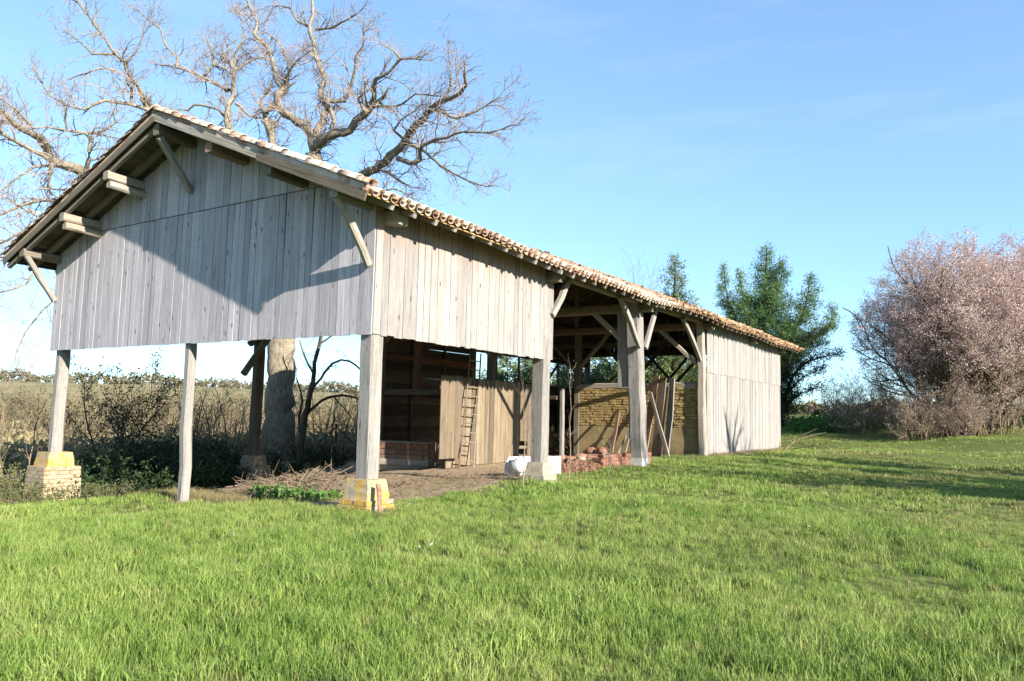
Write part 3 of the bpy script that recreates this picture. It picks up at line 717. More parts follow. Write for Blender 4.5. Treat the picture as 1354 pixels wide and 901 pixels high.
LIMBS = [  # (points), depth offsets start / end, pixel radius start / end
 ([(364, 622), (365, 600), (368, 560), (371, 500), (374, 450), (384, 380), (397, 310), (409, 250), (415, 205)], 0, 0, 24, 11),
 ([(413, 222), (415, 190), (408, 170), (392, 159), (378, 150), (367, 138), (368, 127), (378, 118)], 0, 2, 9, 6),
 ([(378, 118), (366, 107), (360, 84), (352, 62), (336, 46), (341, 29), (334, 17), (322, -10)], 2, 4, 5, 2),
 ([(378, 118), (382, 95), (392, 81), (408, 69)], 2, 1, 3.5, 1), ([(382, 95), (378, 72), (367, 55), (353, 43)], 2, 3, 2.5, 1),
 ([(412, 225), (420, 192), (432, 182), (445, 176), (463, 173), (471, 160), (487, 150), (492, 141)], 0, -2, 9, 5),
 ([(492, 141), (496, 115), (497, 104), (515, 95), (529, 78), (555, 79)], -2, -4, 4.5, 1.2), ([(487, 150), (479, 144), (474, 130), (483, 123)], -2, -2.4, 4, 2),
 ([(529, 78), (520, 66), (503, 58)], -3.5, -4, 1.6, .8), ([(492, 141), (515, 141), (532, 138), (549, 125), (572, 127)], -2, -4.5, 2.2, 1),
 ([(414, 215), (419, 178), (430, 153), (432, 139), (425, 127), (428, 101), (422, 84), (415, 61), (408, 35), (415, 20), (411, -8)], 0, 3, 7, 2.5),
 ([(440, 178), (441, 159), (434, 139)], 0, .4, 4.5, 3.5), ([(432, 134), (454, 134), (464, 115), (470, 92), (471, 75), (480, 61), (481, 43)], 1, -1, 4, 1.2),
 ([(408, 35), (393, 27), (383, 11), (370, 8)], 3, 4, 2.6, 1.2), ([(417, 40), (437, 37), (457, 27), (474, 17)], 3, 1, 2.6, 1),
 ([(359, 176), (353, 162), (352, 150), (363, 138), (367, 127)], 1, 2, 6, 4), ([(352, 150), (344, 136), (356, 120)], 1, 3, 3.5, 1.5), ([(375, 250), (362, 200), (359, 176)], .5, 1, 8, 6),
 ([(398, 305), (440, 258), (470, 238), (489, 228), (503, 219), (532, 193), (545, 173), (561, 156), (569, 144), (587, 133), (607, 124), (616, 113), (614, 98)], 0, -6, 10, 1.6),
 ([(569, 146), (590, 150), (604, 157), (630, 147), (659, 130)], -4.5, -6, 3, 1),
 ([(526, 208), (543, 216), (555, 213), (554, 199), (567, 189), (590, 182), (613, 175), (647, 176), (673, 167)], -3, -7, 4.5, 1),
 ([(538, 188), (558, 199), (575, 213), (598, 228), (633, 245), (650, 246)], -3, -6, 2.8, .8), ([(535, 186), (520, 173), (529, 159), (549, 147)], -3, -4, 2.5, 1),
 ([(505, 224), (526, 237), (543, 248)], -2.5, -3, 2.6, 1), ([(590, 131), (597, 107), (594, 84)], -5, -5.5, 1.6, .8), ([(455, 247), (480, 260), (520, 250), (545, 262)], -1, -1.5, 3, 1),
 ([(398, 315), (352, 255), (315, 200), (301, 162), (301, 146), (306, 130), (309, 99)], 0, 3, 10, 3.2),
 ([(304, 121), (288, 112), (266, 103), (240, 91), (210, 85)], 2.5, 4.5, 4.2, 1.5), ([(234, 90), (234, 77), (218, 59), (213, 40), (197, 27), (180, 12)], 4, 5, 2.6, 1),
 ([(269, 103), (282, 85), (280, 67), (274, 53)], 3.3, 4, 2.6, 1), ([(309, 99), (296, 91), (283, 88)], 3, 3.5, 2.5, 1.2), ([(283, 88), (301, 69), (304, 53), (320, 66)], 3.2, 3.5, 2, .8),
 ([(312, 136), (330, 152), (344, 157), (356, 160)], 2, 1.5, 2.6, 1.5), ([(298, 154), (288, 144), (256, 139), (248, 146), (237, 145)], 2, 2.5, 3, 1.4),
 ([(309, 99), (330, 80), (350, 78), (362, 85)], 3, 3, 2.4, 1), ([(309, 100), (312, 70), (322, 50), (318, 25)], 3, 4, 2.5, 1),
 ([(390, 345), (300, 290), (235, 235), (207, 170), (193, 141)], 0, -2.5, 11, 4.5),
 ([(193, 141), (184, 115), (176, 107), (165, 85), (153, 71), (133, 44), (117, 21), (98, -4)], -2.5, -3.5, 4, 1.4), ([(153, 71), (122, 71), (106, 56), (92, 45)], -3, -3.5, 2, .8),
 ([(173, 137), (174, 120), (169, 109)], -2.6, -3, 2.6, 1.6), ([(196, 145), (170, 138), (138, 133), (112, 144), (85, 138), (64, 125), (51, 101)], -2.5, -4.5, 3.2, 1),
 ([(160, 98), (138, 90), (112, 98), (88, 106)], -3, -3.5, 2, .8), ([(165, 85), (185, 60), (190, 35)], -3, -3, 1.8, .8),
 ([(380, 385), (270, 330), (170, 280), (125, 250), (107, 224), (96, 221), (72, 216), (61, 197), (53, 184), (43, 176), (19, 165), (5, 149), (-20, 130)], 0, -6.5, 12, 3),
 ([(112, 228), (117, 213), (120, 186), (114, 177), (90, 173), (85, 160), (88, 150)], -4.8, -5.5, 4, 1.2), ([(114, 177), (138, 173), (152, 162), (150, 152)], -5, -5, 2.2, 1),
 ([(67, 210), (43, 200), (21, 186), (3, 178), (-15, 170)], -5.5, -7, 3, 2), ([(96, 221), (45, 221), (27, 232), (5, 250)], -5, -6, 2.4, 1), ([(85, 172), (61, 168), (48, 170)], -5.5, -6, 1.8, 1),
 ([(45, 170), (25, 148), (5, 133)], -6, -7, 2, 1), ([(70, 215), (64, 240), (66, 250), (90, 252)], -5.5, -5.5, 2.5, 1), ([(107, 232), (80, 262), (40, 268), (0, 285)], -4.5, -6, 4, 1.5),
 ([(140, 268), (90, 275), (45, 300), (0, 322)], -4, -6, 4, 1.5), ([(100, 275), (50, 285), (10, 262)], -4.5, -6, 2.5, 1), ([(120, 350), (60, 345), (35, 375), (-5, 388)], -3, -5, 2.5, 1), ([(120, 380), (75, 395), (40, 430), (20, 470)], -3, -4, 2, .8),
 ([(165, 300), (110, 300), (60, 330), (10, 340)], -3, -5, 4, 1.5),
]
PX = D0/FPX
Pk = dict(step=[.32, .26, .2], gnarl=.42, up=.03, taper=.35, rmin=.0058, levels=2, bare=[.12, .05], kids=[2.3, 2.6], ang=(.5, 1.25), ratio=(.38, .62), split=.03, tiplev=9)
for li, (pl, da, db, ra, rb) in enumerate(LIMBS):
    pts = limb_pts(pl, da, db); n = len(pts); rs = [lerp(ra, rb, (i/(n-1))**.8)*PX*(1 if li == 0 else .80) for i in range(n)]
    if li == 0: rs[0] *= 1.35; rs[1] *= 1.12; pts[0].z = oz-.2
    P2, R2 = smooth_path(pts, rs, .06, .3)
    (big).tube(P2, R2, 14 if li == 0 else (8 if ra > 5 else 5))
    skip = .55 if li in (0,) else (.35 if ra > 9 else .0)
    tot = len(P2)
    for i in range(1, tot):
        f = i/tot
        if f < skip or li == 0: continue
        if R2[i] > .16 and random.random() < .45: continue
        for _q in range(2 if random.random() < .45 else 1):
            d = (P2[i]-P2[i-1]).normalized(); sd = rv(); sd = (sd-d*sd.dot(d)).normalized(); a = rg(.5, 1.3)
            L = rg(.6, 1.7)*(1.1 if R2[i] > .05 else .85)
            grow(big, fine, P2[i].copy(), d*math.cos(a)+sd*math.sin(a)+Vector((0, 0, .12)), L, min(.030, R2[i]*.5), 1, Pk)
    if li: grow(big, fine, P2[-1].copy(), P2[-1]-P2[-3], rg(.6, 1.1), R2[-1]*.8, 0, Pk)
    if li:
        for _ in range(3): grow(big, fine, P2[-1-random.randrange(2)].copy(), (P2[-1]-P2[-3]).normalized()+rv()*.7, rg(.5, 1.1), R2[-1]*.6, 0, Pk)
obj('trunk', big.me('trunk', M['oak'], True, (oakb.x, oakb.y, oz)), oak, (oakb.x, oakb.y, oz))
obj('crown', fine.me('crown', M['twig'], False, (oakb.x, oakb.y, oz)), oak, (oakb.x, oakb.y, oz))
print('oak faces', len(big.F), len(fine.F))

# ------------------------------------------------------------------ conifers
def conifer(name, base, spires, mat, label, group=None, dens=1.0, leafs=.12, sp=.14):
    """spires: (axis points, half widths) in metres relative to the base"""
    t = empty('conifer', base, label, 'tree', group); tr, tw = Net(), Net(); pts = []
    for ax, hw in spires:
        n = len(ax); Ltot = sum((Vector(ax[i+1])-Vector(ax[i])).length for i in range(n-1))
        P2, R2 = smooth_path([Vector(a) for a in ax], [lerp(.16, .02, i/(n-1))*(Ltot/8) for i in range(n)], .05, .3)
        tr.tube(P2, R2, 5)
        for i, p in enumerate(P2):
            f = i/len(P2); q = f*(len(hw)-1); k = min(int(q), len(hw)-2); wdt = lerp(hw[k], hw[k+1], q-k)
            nbr = max(2, int((2+wdt*3.2)*dens))
            for _ in range(nbr):
                a = rg(0, 6.283); L = wdt*rg(.35, 1.25); tilt = rg(-.1, .6) if wdt < 1.5 else rg(-.2, .5)
                d = Vector((math.cos(a), math.sin(a), tilt)).normalized(); q0 = p.copy()
                bp = [q0+d*(L*s_)+Vector((0, 0, .10*L*s_*s_)) for s_ in (0, .5, 1)]; tw.tube(bp, [.02, .013, .006], 3)
                m_ = max(2, int(L/.22))
                for j in range(m_):
                    s_ = .25+.75*(j+rg(0, 1))/m_; pts.append(q0+d*(L*s_)+Vector((0, 0, .10*L*s_*s_+rg(-.03, .12)))+rv()*.12*L*.5)
    tr.V += [] ; b = len(tr.V); tr.F += [tuple(i+b for i in f) for f in tw.F]; tr.V += tw.V
    o0 = Vector(base)
    obj('trunk', tr.me('trunk', M['darkbark']), t, base)
    obj('crown', needles('crown', pts, mat, leafs*1.7, 20, sp*1.15), t, base); print('conifer pts', len(pts)); return t
cb = at(1012, 548, 56); cb.z = ground(cb.x, cb.y)
def rel(x, y, d=56): return tuple(at(x, y, d)-cb)
conifer('conifer', tuple(cb), [
 ([(0, 0, -.2), rel(1010, 470), rel(1010, 400), rel(1013, 360), rel(1014, 329)], [1.2, 2.6, 2.9, 2.6, 2.6, 2.2, 1.8, 1.1, .25]),
 ([rel(1005, 520, 57), rel(982, 450, 57), rel(963, 400, 57), rel(957, 353, 57)], [1.0, 1.4, 1.0, .8, .15]),
 ([rel(1000, 470, 55), rel(985, 410, 55), rel(978, 361, 55)], [1.2, 1.0, .6, .12]),
 ([rel(1015, 430, 55), rel(1030, 380, 55), rel(1036, 347, 55)], [1.4, 1.2, .8, .15]),
 ([rel(1015, 520, 54.5), rel(1050, 440, 54), rel(1066, 400, 54), rel(1070, 368, 54)], [1.2, 2.0, 1.8, 1.1, .2]),
 ([rel(1020, 500, 55), rel(1075, 450, 55), rel(1097, 430, 55), rel(1100, 408, 55)], [1.0, 1.3, 1.2, .8, .15])],
 M['conifer'], 'tall many-pointed green conifer rising beyond the far end of the barn', dens=.88)
# low sparse dark boughs of the conifer, reaching out to the right
lb = at(1030, 546, 53); lb.z = ground(lb.x, lb.y)
def rel2(x, y, d=53): return tuple(at(x, y, d)-lb)
conifer('conifer', tuple(lb), [([(0, 0, -.2), rel2(1045, 505), rel2(1070, 478), rel2(1112, 468)], [.5, .7, .6, .5, .3]), ([rel2(1035, 530), rel2(1060, 500), rel2(1090, 488)], [.4, .5, .4, .2]),
 ([rel2(1038, 540), rel2(1060, 520), rel2(1085, 512)], [.3, .4, .4, .2]), ([rel2(1040, 500), rel2(1050, 460), rel2(1085, 440)], [.5, .8, .7, .3])], M['bramble'], 'low dark cedar with sparse slanting boughs right of the barn end', dens=.8, leafs=.13)
c2 = at(893, 540, 50); c2.z = ground(c2.x, c2.y)
def rel3(x, y, d=50): return tuple(at(x, y, d)-c2)
conifer('conifer', tuple(c2), [([(0, 0, -.2), rel3(892, 450), rel3(892, 400), rel3(893, 344)], [1.2, 1.9, 2.0, 1.7, 1.5, 1.25, .8, .15])], M['conifer2'], 'slim pointed olive conifer showing above the barn roof', dens=.9, leafs=.13)
# bushy evergreens seen through the open side of the barn
first = None
for i, (x, d, sc, rz) in enumerate(((668, 44, 1.0, 0), (702, 50, 1.15, 1), (752, 46, 1.0, 2), (788, 52, 1.2, 3), (824, 47, 1.1, 4), (868, 50, 1.15, 5), (912, 52, 1.1, 2.6))):
    b = at(x, 548, d); b.z = ground(b.x, b.y)
    lab = ['round evergreen behind the barn seen left of the second stone pier', 'evergreen behind the barn seen right beside the second post', 'evergreen behind the barn above the left end of the mud wall', 'evergreen behind the barn above the middle of the mud wall',
           'evergreen behind the barn close to the massive leaning post', 'evergreen behind the barn between leaning post and leaning planks', 'evergreen behind the barn above the right end of the mud wall'][i]
    if first is None:
        first = conifer('conifer', tuple(b), [([(0, 0, -.1), (0, 0, 2), (.1, 0, 3.6), (0, .1, 5.2)], [2.2, 2.3, 1.9, 1.5, .9, .3]), ([(0, 0, .3), (1.5, .6, 2), (1.9, .8, 3.6)], [1.3, 1.3, .9, .2])], M['conifer2'], lab, 'evergreens behind the barn', .75, .17)
    else:
        c = first.copy(); COL.objects.link(c); c.location = b; c['label'] = lab
        for ch in first.children: k = ch.copy(); COL.objects.link(k); k.parent = c
        first_ = c; c.rotation_euler = (0, 0, rz); c.scale = (sc, sc, sc)
def copy_tree(o, loc, rz=0, sc=1, label=None, sx=None):
    c = o.copy(); COL.objects.link(c); c.location = loc; c.rotation_euler = (0, 0, rz); c.scale = (sc, sc, sc) if sx is None else (sx, sx, sc)
    if label: c['label'] = label
    for ch in o.children: k = ch.copy(); COL.objects.link(k); k.parent = c
    return c

# ------------------------------------------------------------------ flowering trees and bare shrubs
def shrub(name, loc, label, cat, stems, H, rad_, Pp, bmat, lmat=None, nl=0, ls=.05, lspread=.06, group=None, r0=.07, tiltmax=.5, keep=None):
    t = empty(name, loc, label, cat, group); bgn, fn, tips = Net(), Net(), []
    for i in range(stems):
        a = rg(0, 6.283); q = math.sqrt(random.random()); tl = q*tiltmax
        d = Vector((math.cos(a)*math.sin(tl), math.sin(a)*math.sin(tl), math.cos(tl)))
        grow(bgn, fn, Vector((math.cos(a)*q*rad_, math.sin(a)*q*rad_, -.1)), d, H*rg(.75, 1.05)*(1-.25*q), r0*rg(.6, 1.2), 0, Pp, tips)
    if bgn.F: obj('trunk', bgn.me('trunk', bmat), t, loc)
    if fn.F: obj('crown', fn.me('crown', M['greytwig'] if lmat is not M['bramble'] else M['darkbark'], False), t, loc)
    if lmat is not None and nl:
        pts = [p for ps, d in tips for p in ps if keep is None or random.random() < keep(p)]
        obj('blossom' if 'blossom' in lmat.name else 'foliage', leaves('leaves', pts, lmat, ls, nl, lspread, (0, 0, 0)), t, loc)
    print(name, 'big', len(bgn.F), 'fine', len(fn.F), 'tips', len(tips)); return t
Pb = dict(step=[.45, .38, .28, .2], gnarl=.26, up=.035, taper=.3, rmin=.0075, levels=3, bare=[.18, .12, .1], kids=[1.35, 1.3, 1.2], ang=(.45, 1.05), ratio=(.30, .48), split=.025, tiplev=2)
def gl(x, y, d): 
    p = at(x, y, d); p.z = ground(p.x, p.y); return p
Pb['bound'] = lambda p: (math.hypot(p.x+.2, p.y)/(5.3+.7*mn.noise(p*.45)))**2+((p.z-5.6)/(5.7+.8*mn.noise(p*.5+Vector((5, 5, 5)))))**2 < 1
b1 = gl(1275, 560, 41)
random.seed(23)
bl1 = shrub('blossom_tree', b1, 'large pink blossoming plum tree with a rounded crown at the meadow edge', 'tree', 24, 11.6, 1.3, Pb, M['darkbark'], M['blossom'], 4, .045, .09, 'blossoming plum trees', .10, .55, keep=lambda p: .12+.88*sm(2.2, 6.0, p.z+3.4*mn.noise(p*.55)))
copy_tree(bl1, gl(1392, 562, 45), 2.1, 1.08, 'pink blossoming plum tree cut by the right edge of the photo')
Pg = dict(step=[.35, .28, .2], gnarl=.24, up=.06, taper=.3, rmin=.006, levels=3, bare=[.08, .08, .1], kids=[1.3, 1.1, .8], ang=(.35, .95), ratio=(.36, .55), split=.03, tiplev=3)
gb = shrub('bare_shrub', gl(1172, 563, 43), 'grey-brown leafless thicket bush left of the large pink tree', 'shrub', 16, 4.3, 1.3, Pg, M['greytwig'], M['blossom'], 1, .04, .06, 'leafless thicket bushes', .035, .6)
copy_tree(gb, gl(1215, 568, 39.5), 1.3, .72, 'low leafless bush in front of the large pink tree trunk')
copy_tree(gb, gl(1128, 556, 47), 3.1, .85, 'pale leafless bush leftmost of the thicket beside the wire fence')
copy_tree(gb, gl(1318, 570, 40), 4.4, .75, 'low leafless bush under the pink tree nearest the right edge', 1)
copy_tree(gb, gl(1275, 572, 38.5), 5.4, .62, 'lowest leafless bush at the foot of the pink tree')
# birches beyond the roof, faint
Pt = dict(step=[.6, .4, .3], gnarl=.16, up=.05, taper=.25, rmin=.008, levels=3, bare=[.35, .15, .1], kids=[1.2, 1.0, .7], ang=(.3, .8), ratio=(.25, .42), split=.03, tiplev=9)
bt = shrub('bare_tree', gl(822, 545, 62), 'faint leafless tree above the roof left of the slim conifer', 'tree', 3, 14.5, .3, Pt, M['greytwig'], None, 0, 0, 0, None, .10, .16)
copy_tree(bt, gl(858, 545, 66), 2.2, 1.0, 'faint leafless tree right behind the slim conifer tip')
# ---- hedgerow left: bare shrubs before the field
Ph = dict(step=[.4, .3, .22], gnarl=.22, up=.05, taper=.3, rmin=.006, levels=3, bare=[.15, .12, .1], kids=[1.0, .9, .6], ang=(.4, 1.0), ratio=(.34, .5), split=.03, tiplev=3)
Ph2 = dict(Ph, kids=[1.2, 1.1, .8])
hs = shrub('bare_shrub', gl(30, 640, 22.5), 'bare brown bush left of the tall pale brick pedestal', 'shrub', 14, 3.0, .9, Ph2, M['greytwig'], M['budleaf'], 1, .03, .06, 'bare hedgerow bushes', .028, .6)
places = [(190, 600, 30, 'behind the leafy dark bush'), (262, 605, 31, 'between the thin pole and the inner pier'), (300, 610, 27, 'just left of the inner pier'), (105, 600, 33, 'behind the left post'),
 (420, 600, 36, 'right of the oak trunk'), (465, 600, 33, 'left of the yellow pedestal post'), (225, 590, 38, 'far behind the thin pole'), (340, 590, 40, 'behind the inner post'), (60, 590, 38, 'far behind the left post'), (150, 585, 42, 'far behind the dark bush'),
 (400, 590, 45, 'far behind the oak'), (450, 585, 48, 'farthest right before the barn post'), (290, 585, 48, 'farthest before the hill'), (10, 585, 44, 'at the left edge before the hill'), (500, 590, 42, 'behind the yellow pedestal post')]
for i, (x, y, d, wh) in enumerate(places):
    p = gl(x, y, d); copy_tree(hs, p, i*1.7, rg(.85, 1.25)*(1.15 if d > 35 else 1), 'bare hedgerow bush '+wh)
for i in range(34):
    d = rg(42, 85); x = -30+i*16+rg(-8, 8); p = gl(x, 560, d); o = copy_tree(hs, p, i*1.1, rg(.85, 1.35), 'bare bush in the scrub belt across the field behind the barn'); o['group'] = 'scrub belt bushes across the field'
# slender vertical saplings
sp_ = shrub('sapling', gl(275, 610, 26), 'slender bare sapling nearest the thin pole', 'tree', 1, 4.3, .1, dict(Ph, gnarl=.10, kids=[.8, .7, .5], ratio=(.22, .36), levels=2), M['darkbark'], None, 0, 0, 0, 'bare saplings behind the barn', .035, .08)
for i, (x, d, wh) in enumerate(((296, 27, 'second right of the thin pole'), (312, 29, 'just left of the inner post'), (262, 30, 'close behind the thin pole'), (395, 30, 'right beside the oak trunk'), (428, 31, 'before the brace of the wire fence'))):
    copy_tree(sp_, gl(x, 610, d), i*2.1, rg(.8, 1.1), 'slender bare sapling '+wh)
for i in range(24):
    x = rg(-10, 470); p = gl(x, 600, rg(25, 38)); o = copy_tree(sp_, p, i*2.3, rg(.5, .95), 'thin bare sapling among the scrub behind the barn'); o['group'] = 'thin saplings in the scrub'
# forked pear tree right of the oak trunk
pb = gl(397, 612, 31); pear = empty('pear_tree', pb, 'small forked bare tree with one long horizontal limb right of the oak trunk', 'tree'); bg_, fn_ = Net(), Net()
for pl, ra, rb in (([(397, 618), (398, 590), (402, 560), (408, 530), (414, 505), (416, 480), (424, 450), (430, 415)], 7, 2), ([(412, 515), (425, 500), (440, 480), (462, 478), (482, 495), (492, 510)], 2.6, 1), ([(404, 550), (418, 535), (440, 524), (462, 524), (478, 532), (492, 548)], 3, 1),
   ([(398, 575), (396, 550), (400, 530), (392, 500)], 3, 1.2), ([(415, 495), (402, 470), (396, 450)], 2, .8), ([(422, 455), (445, 440), (460, 420)], 2, .8), ([(440, 524), (455, 540), (470, 560)], 1.5, .7)):
    P2, R2 = smooth_path([at(x, y, 31) if i else at(x, y, 31) for i, (x, y) in enumerate(pl)], [lerp(ra, rb, i/(len(pl)-1))*.024 for i in range(len(pl))], .03, .25)
    P2 = [p-pb for p in P2]; bg_.tube(P2, R2, 7)
    for i in range(3, len(P2)):
        if random.random() < .55: grow(bg_, fn_, P2[i].copy(), rv()+Vector((0, 0, .5)), rg(.4, 1.0), .014, 1, Pk)
obj('trunk', bg_.me('trunk', M['darkbark']), pear, pb); obj('crown', fn_.me('crown', M['greytwig'], False), pear, pb)
# dark leafy young tree and the bramble mass
Pd = dict(step=[.35, .28, .2], gnarl=.2, up=.04, taper=.3, rmin=.006, levels=2, bare=[.3, .1], kids=[1.5, 1.3], ang=(.35, .9), ratio=(.3, .48), split=.03, tiplev=1)
shrub('young_tree', gl(142, 640, 21.5), 'young tree with sparse small dark leaves right of the left post', 'tree', 5, 4.3, .35, Pd, M['darkbark'], M['bramble'], 6, .036, .09, None, .035, .30)
Pr = dict(step=[.3, .25], gnarl=.4, up=-.02, taper=.3, rmin=.005, levels=1, bare=[.1], kids=[1.4], ang=(.4, 1.2), ratio=(.35, .6), split=.02, tiplev=0)
br = shrub('bramble', gl(175, 655, 19.8), 'dark bramble thicket right of the tall brick pedestal', 'shrub', 26, 1.25, .9, Pr, M['darkbark'], M['bramble'], 14, .055, .14, 'bramble thickets behind the barn', .015, 1.0)
for i, (x, y, d, sc, wh) in enumerate(((215, 648, 20.6, 1.1, 'left of the thin pole'), (258, 640, 22, .85, 'right of the thin pole'), (120, 645, 21.5, .8, 'close behind the tall brick pedestal'), (270, 628, 25.5, 1.0, 'left behind the inner brick pier'), (190, 640, 23, 1.2, 'under the dark young tree'), (245, 632, 24.5, 1.15, 'farther behind the thin pole'), (360, 628, 26.5, .7, 'at the oak foot'), (430, 618, 29, .6, 'below the forked tree'))):
    copy_tree(br, gl(x, y, d), i*1.3, sc, 'dark bramble thicket '+wh)
# leafy weeds at the left edge
wd_ = shrub('weed_bush', gl(20, 668, 18.2), 'green leafy weeds at the left edge before the brick pedestal', 'plant', 16, .8, .6, dict(Pr, up=.08), M['greytwig'], M['budleaf'], 6, .04, .07, 'leafy weeds by the piers', .01, .6)
for i, (x, y, d, sc, wh) in enumerate(((48, 662, 17.2, .7, 'against the brick pedestal left side'), (120, 660, 17.6, .75, 'right of the brick pedestal'), (148, 664, 17.2, .6, 'before the bramble thicket'), (0, 655, 20, 1.2, 'behind at the left edge'))):
    copy_tree(wd_, gl(x, y, d), i*1.9, sc, 'green leafy weeds '+wh)
p = gl(365, 650, 16.8)
iv = shrub('nettle_patch', p, 'bright green nettles between the inner pier and the yellow pedestal', 'plant', 30, .36, .6, dict(Pr, up=.15, levels=0), M['ivy'], M['ivy'], 8, .07, .05, 'nettles behind the front posts', .006, .4)
copy_tree(iv, gl(395, 655, 16.0), 1, .9, 'bright green nettles in the middle of the green strip'); copy_tree(iv, gl(430, 658, 15.2), 2, .7, 'bright green nettles nearest the yellow pedestal')
# trees right of the view whose shadows fall across the meadow and the far wall
ot = shrub('bare_tree', (21.5, 15.2, ground(21.5, 15.2)), 'tall bare tree right of the view, shading the far wall', 'tree', 3, 11.5, .4, dict(Pt, levels=2, kids=[1.0, .8], up=.05, gnarl=.12, bare=[.3, .2], taper=.4, ratio=(.3, .5)), M['greytwig'], None, 0, 0, 0, 'bare trees right of the view', .42, .34)
copy_tree(ot, (17.5, 11.2, ground(17.5, 11.2)), 2, .62, 'bare tree right of the view, shading the meadow', .8)
copy_tree(ot, (24, 9.5, ground(24, 9.5)), 4, .8, 'bare tree right of the view, farther from the barn')
copy_tree(ot, (18.5, 13.8, ground(18.5, 13.8)), 3, .85, 'bare tree right of the view, between its two neighbours')
copy_tree(ot, (22, 8, ground(22, 8)), 2.6, 1.0, 'bare tree right of the view, shading the middle of the lawn')
copy_tree(ot, (18, -9.3, ground(18, -9.3)), 1, .45, 'low bare tree right of the view, nearest the camera')  # unseen tree, added for a soft dark patch on the near grass
copy_tree(ot, (16, 8.3, ground(16, 8.3)), 5.2, .5, 'smallest bare tree right of the view')
copy_tree(hs, (15.6, 10.9, ground(15.6, 10.9)), 1, 1.1, 'bare hedgerow bush right of the view, shading the meadow')
copy_tree(hs, (16.5, 12.6, ground(16.5, 12.6)), 3, 1.2, 'bare hedgerow bush right of the view, beside the bare tree')

# ------------------------------------------------------------------ loose things in and around the barn
def simple(name, V, Fc, mat, loc, label, cat, group=None, rot=None):
    o = obj(name, mesh(name, V, Fc, mat), None, loc); tag(o, label, cat, group)
    if rot: o.rotation_euler = rot
    return o
# ladder
la, lb_ = Vector((-5.12, 9.62, -1.72)), Vector((-5.28, 10.12, -1.72))
lad = empty('ladder', la, 'old wooden ladder leaning against the tan plank partition', 'ladder')
def beam2(name, p0, p1, w, t, mat, parent, **k): return beam(name, p0, p1, w, t, mat, parent, **k)
f0, f1 = onplane(607, 620, 0, -4.95), onplane(626, 622, 0, -4.95); t0, t1 = onplane(622, 466, 0, -5.36), onplane(636, 468, 0, -5.36)
WL[lad.name] = la
beam('rail', f0, t0, .04, .05, M['tan'], lad, cham=.2, seg=3); beam('rail', f1, t1, .04, .05, M['tan'], lad, cham=.2, seg=3)
for i in range(12):
    t_ = .07+i*.078; beam('rung', f0.lerp(t0, t_), f1.lerp(t1, t_), .035, .035, M['tan'], lad, seg=1, jit=.003, cham=.25, hint=(0, 0, 1))
# planks leaning on the mud wall
PL = [((868, 497), (851, 602), .28, M['redwood'], 'reddish plank leaning on the mud wall just right of the massive post'), ((877, 500), (866, 606), .32, M['tan'], 'broad brown plank leaning second right of the massive post'),
      ((889, 500), (880, 603), .24, M['post'], 'curved pale plank leaning rightmost against the mud wall'), ((883, 512), (872, 596), .14, M['dark'], 'dark narrow plank behind the leaning pale planks'),
      ((818, 545), (808, 601), .14, M['redwood'], 'short red-brown plank leaning left of the massive post'), ((836, 560), (824, 602), .15, M['tan'], 'short tan plank slanting up behind the massive post'), ((860, 520), (884, 612), .14, M['log'], 'grey plank slanting the other way across the leaning planks'), ((829, 574), (816, 592), .05, M['log'], 'thin stick lying between the leaning planks')]
for i, (tp, bt_, wd, mt, lab) in enumerate(PL):
    a = onplane(tp[0], tp[1], 1, 17.86-.05*i); b = onplane(bt_[0], bt_[1], 2, -1.40); 
    if b.y > 17.7 or b.y < 16: b = onplane(bt_[0], bt_[1], 1, 17.05-.06*i); b.z = -1.43
    d = a-b; o = obj('leaning_plank', board_me('leaning_plank', d.length, wd, .045, mt, 4, .015, bow=.05 if i == 2 else 0), None, b); place(o, basis(d, Vector((1, -.3, 0)))); tag(o, lab, 'plank')
# stacked clay tiles and bricks beside the second pier
tv, tf = tile_shape(8, .42, .115, .10, .016); st_me = mesh('stacked_tile', tv, tf, M['redtile'], True)
sd_ = Vector((CR.x, CR.y, 0)).normalized(); fd_ = Vector((F.x, F.y, 0)).normalized(); rz_ = math.atan2(-fd_.x, fd_.y)
q0 = onplane(743, 628, 2, -1.58); nm_ = ['leftmost', 'second', 'middle', 'fourth', 'rightmost']
for cx_ in range(5):
    p = q0+sd_*(.25*cx_)+fd_*(.12*cx_); z0 = ground(p.x, p.y); up_ = [11, 13, 12, 10, 7][cx_]
    for lv in range(up_):
        o = obj('stacked_tile', st_me, None, (p.x+rg(-.015, .015), p.y+rg(-.04, .04), z0-.02+lv*.030)); o.rotation_euler = (rg(-.03, .03), rg(-.08, .08), rz_+rg(-.07, .07)+.25)
        where = 'lowest' if lv == 0 else ('topmost' if lv == up_-1 else 'in the middle')
        tag(o, 'curved clay roof tile, '+where+' of the '+nm_[cx_]+' nested column by the pier', 'roof tile', 'stacked curved roof tiles')
for i in range(4):
    p = q0+sd_*(.15+.3*i)+fd_*.7; o = obj('stacked_tile', st_me, None, (p.x, p.y, ground(p.x, p.y)+.36+rg(-.02, .05))); o.rotation_euler = (rg(-.1, .1), rg(-.1, .1), rz_+1.3+rg(-.3, .3)); tag(o, 'pale curved roof tile lying crosswise behind the nested columns, '+['leftmost', 'second from left', 'third from left', 'rightmost'][i], 'roof tile', 'loose roof tiles on the stack')
V, Fc = boxes([(-.15, -.07, 0, .15, .07, .095)]); bms = []
for _ in range(4): bms.append(mesh('stacked_brick', [(v[0]+rg(-.008, .008), v[1]+rg(-.008, .008), v[2]+rg(-.005, .005)) for v in V], Fc, M['redbrick']))
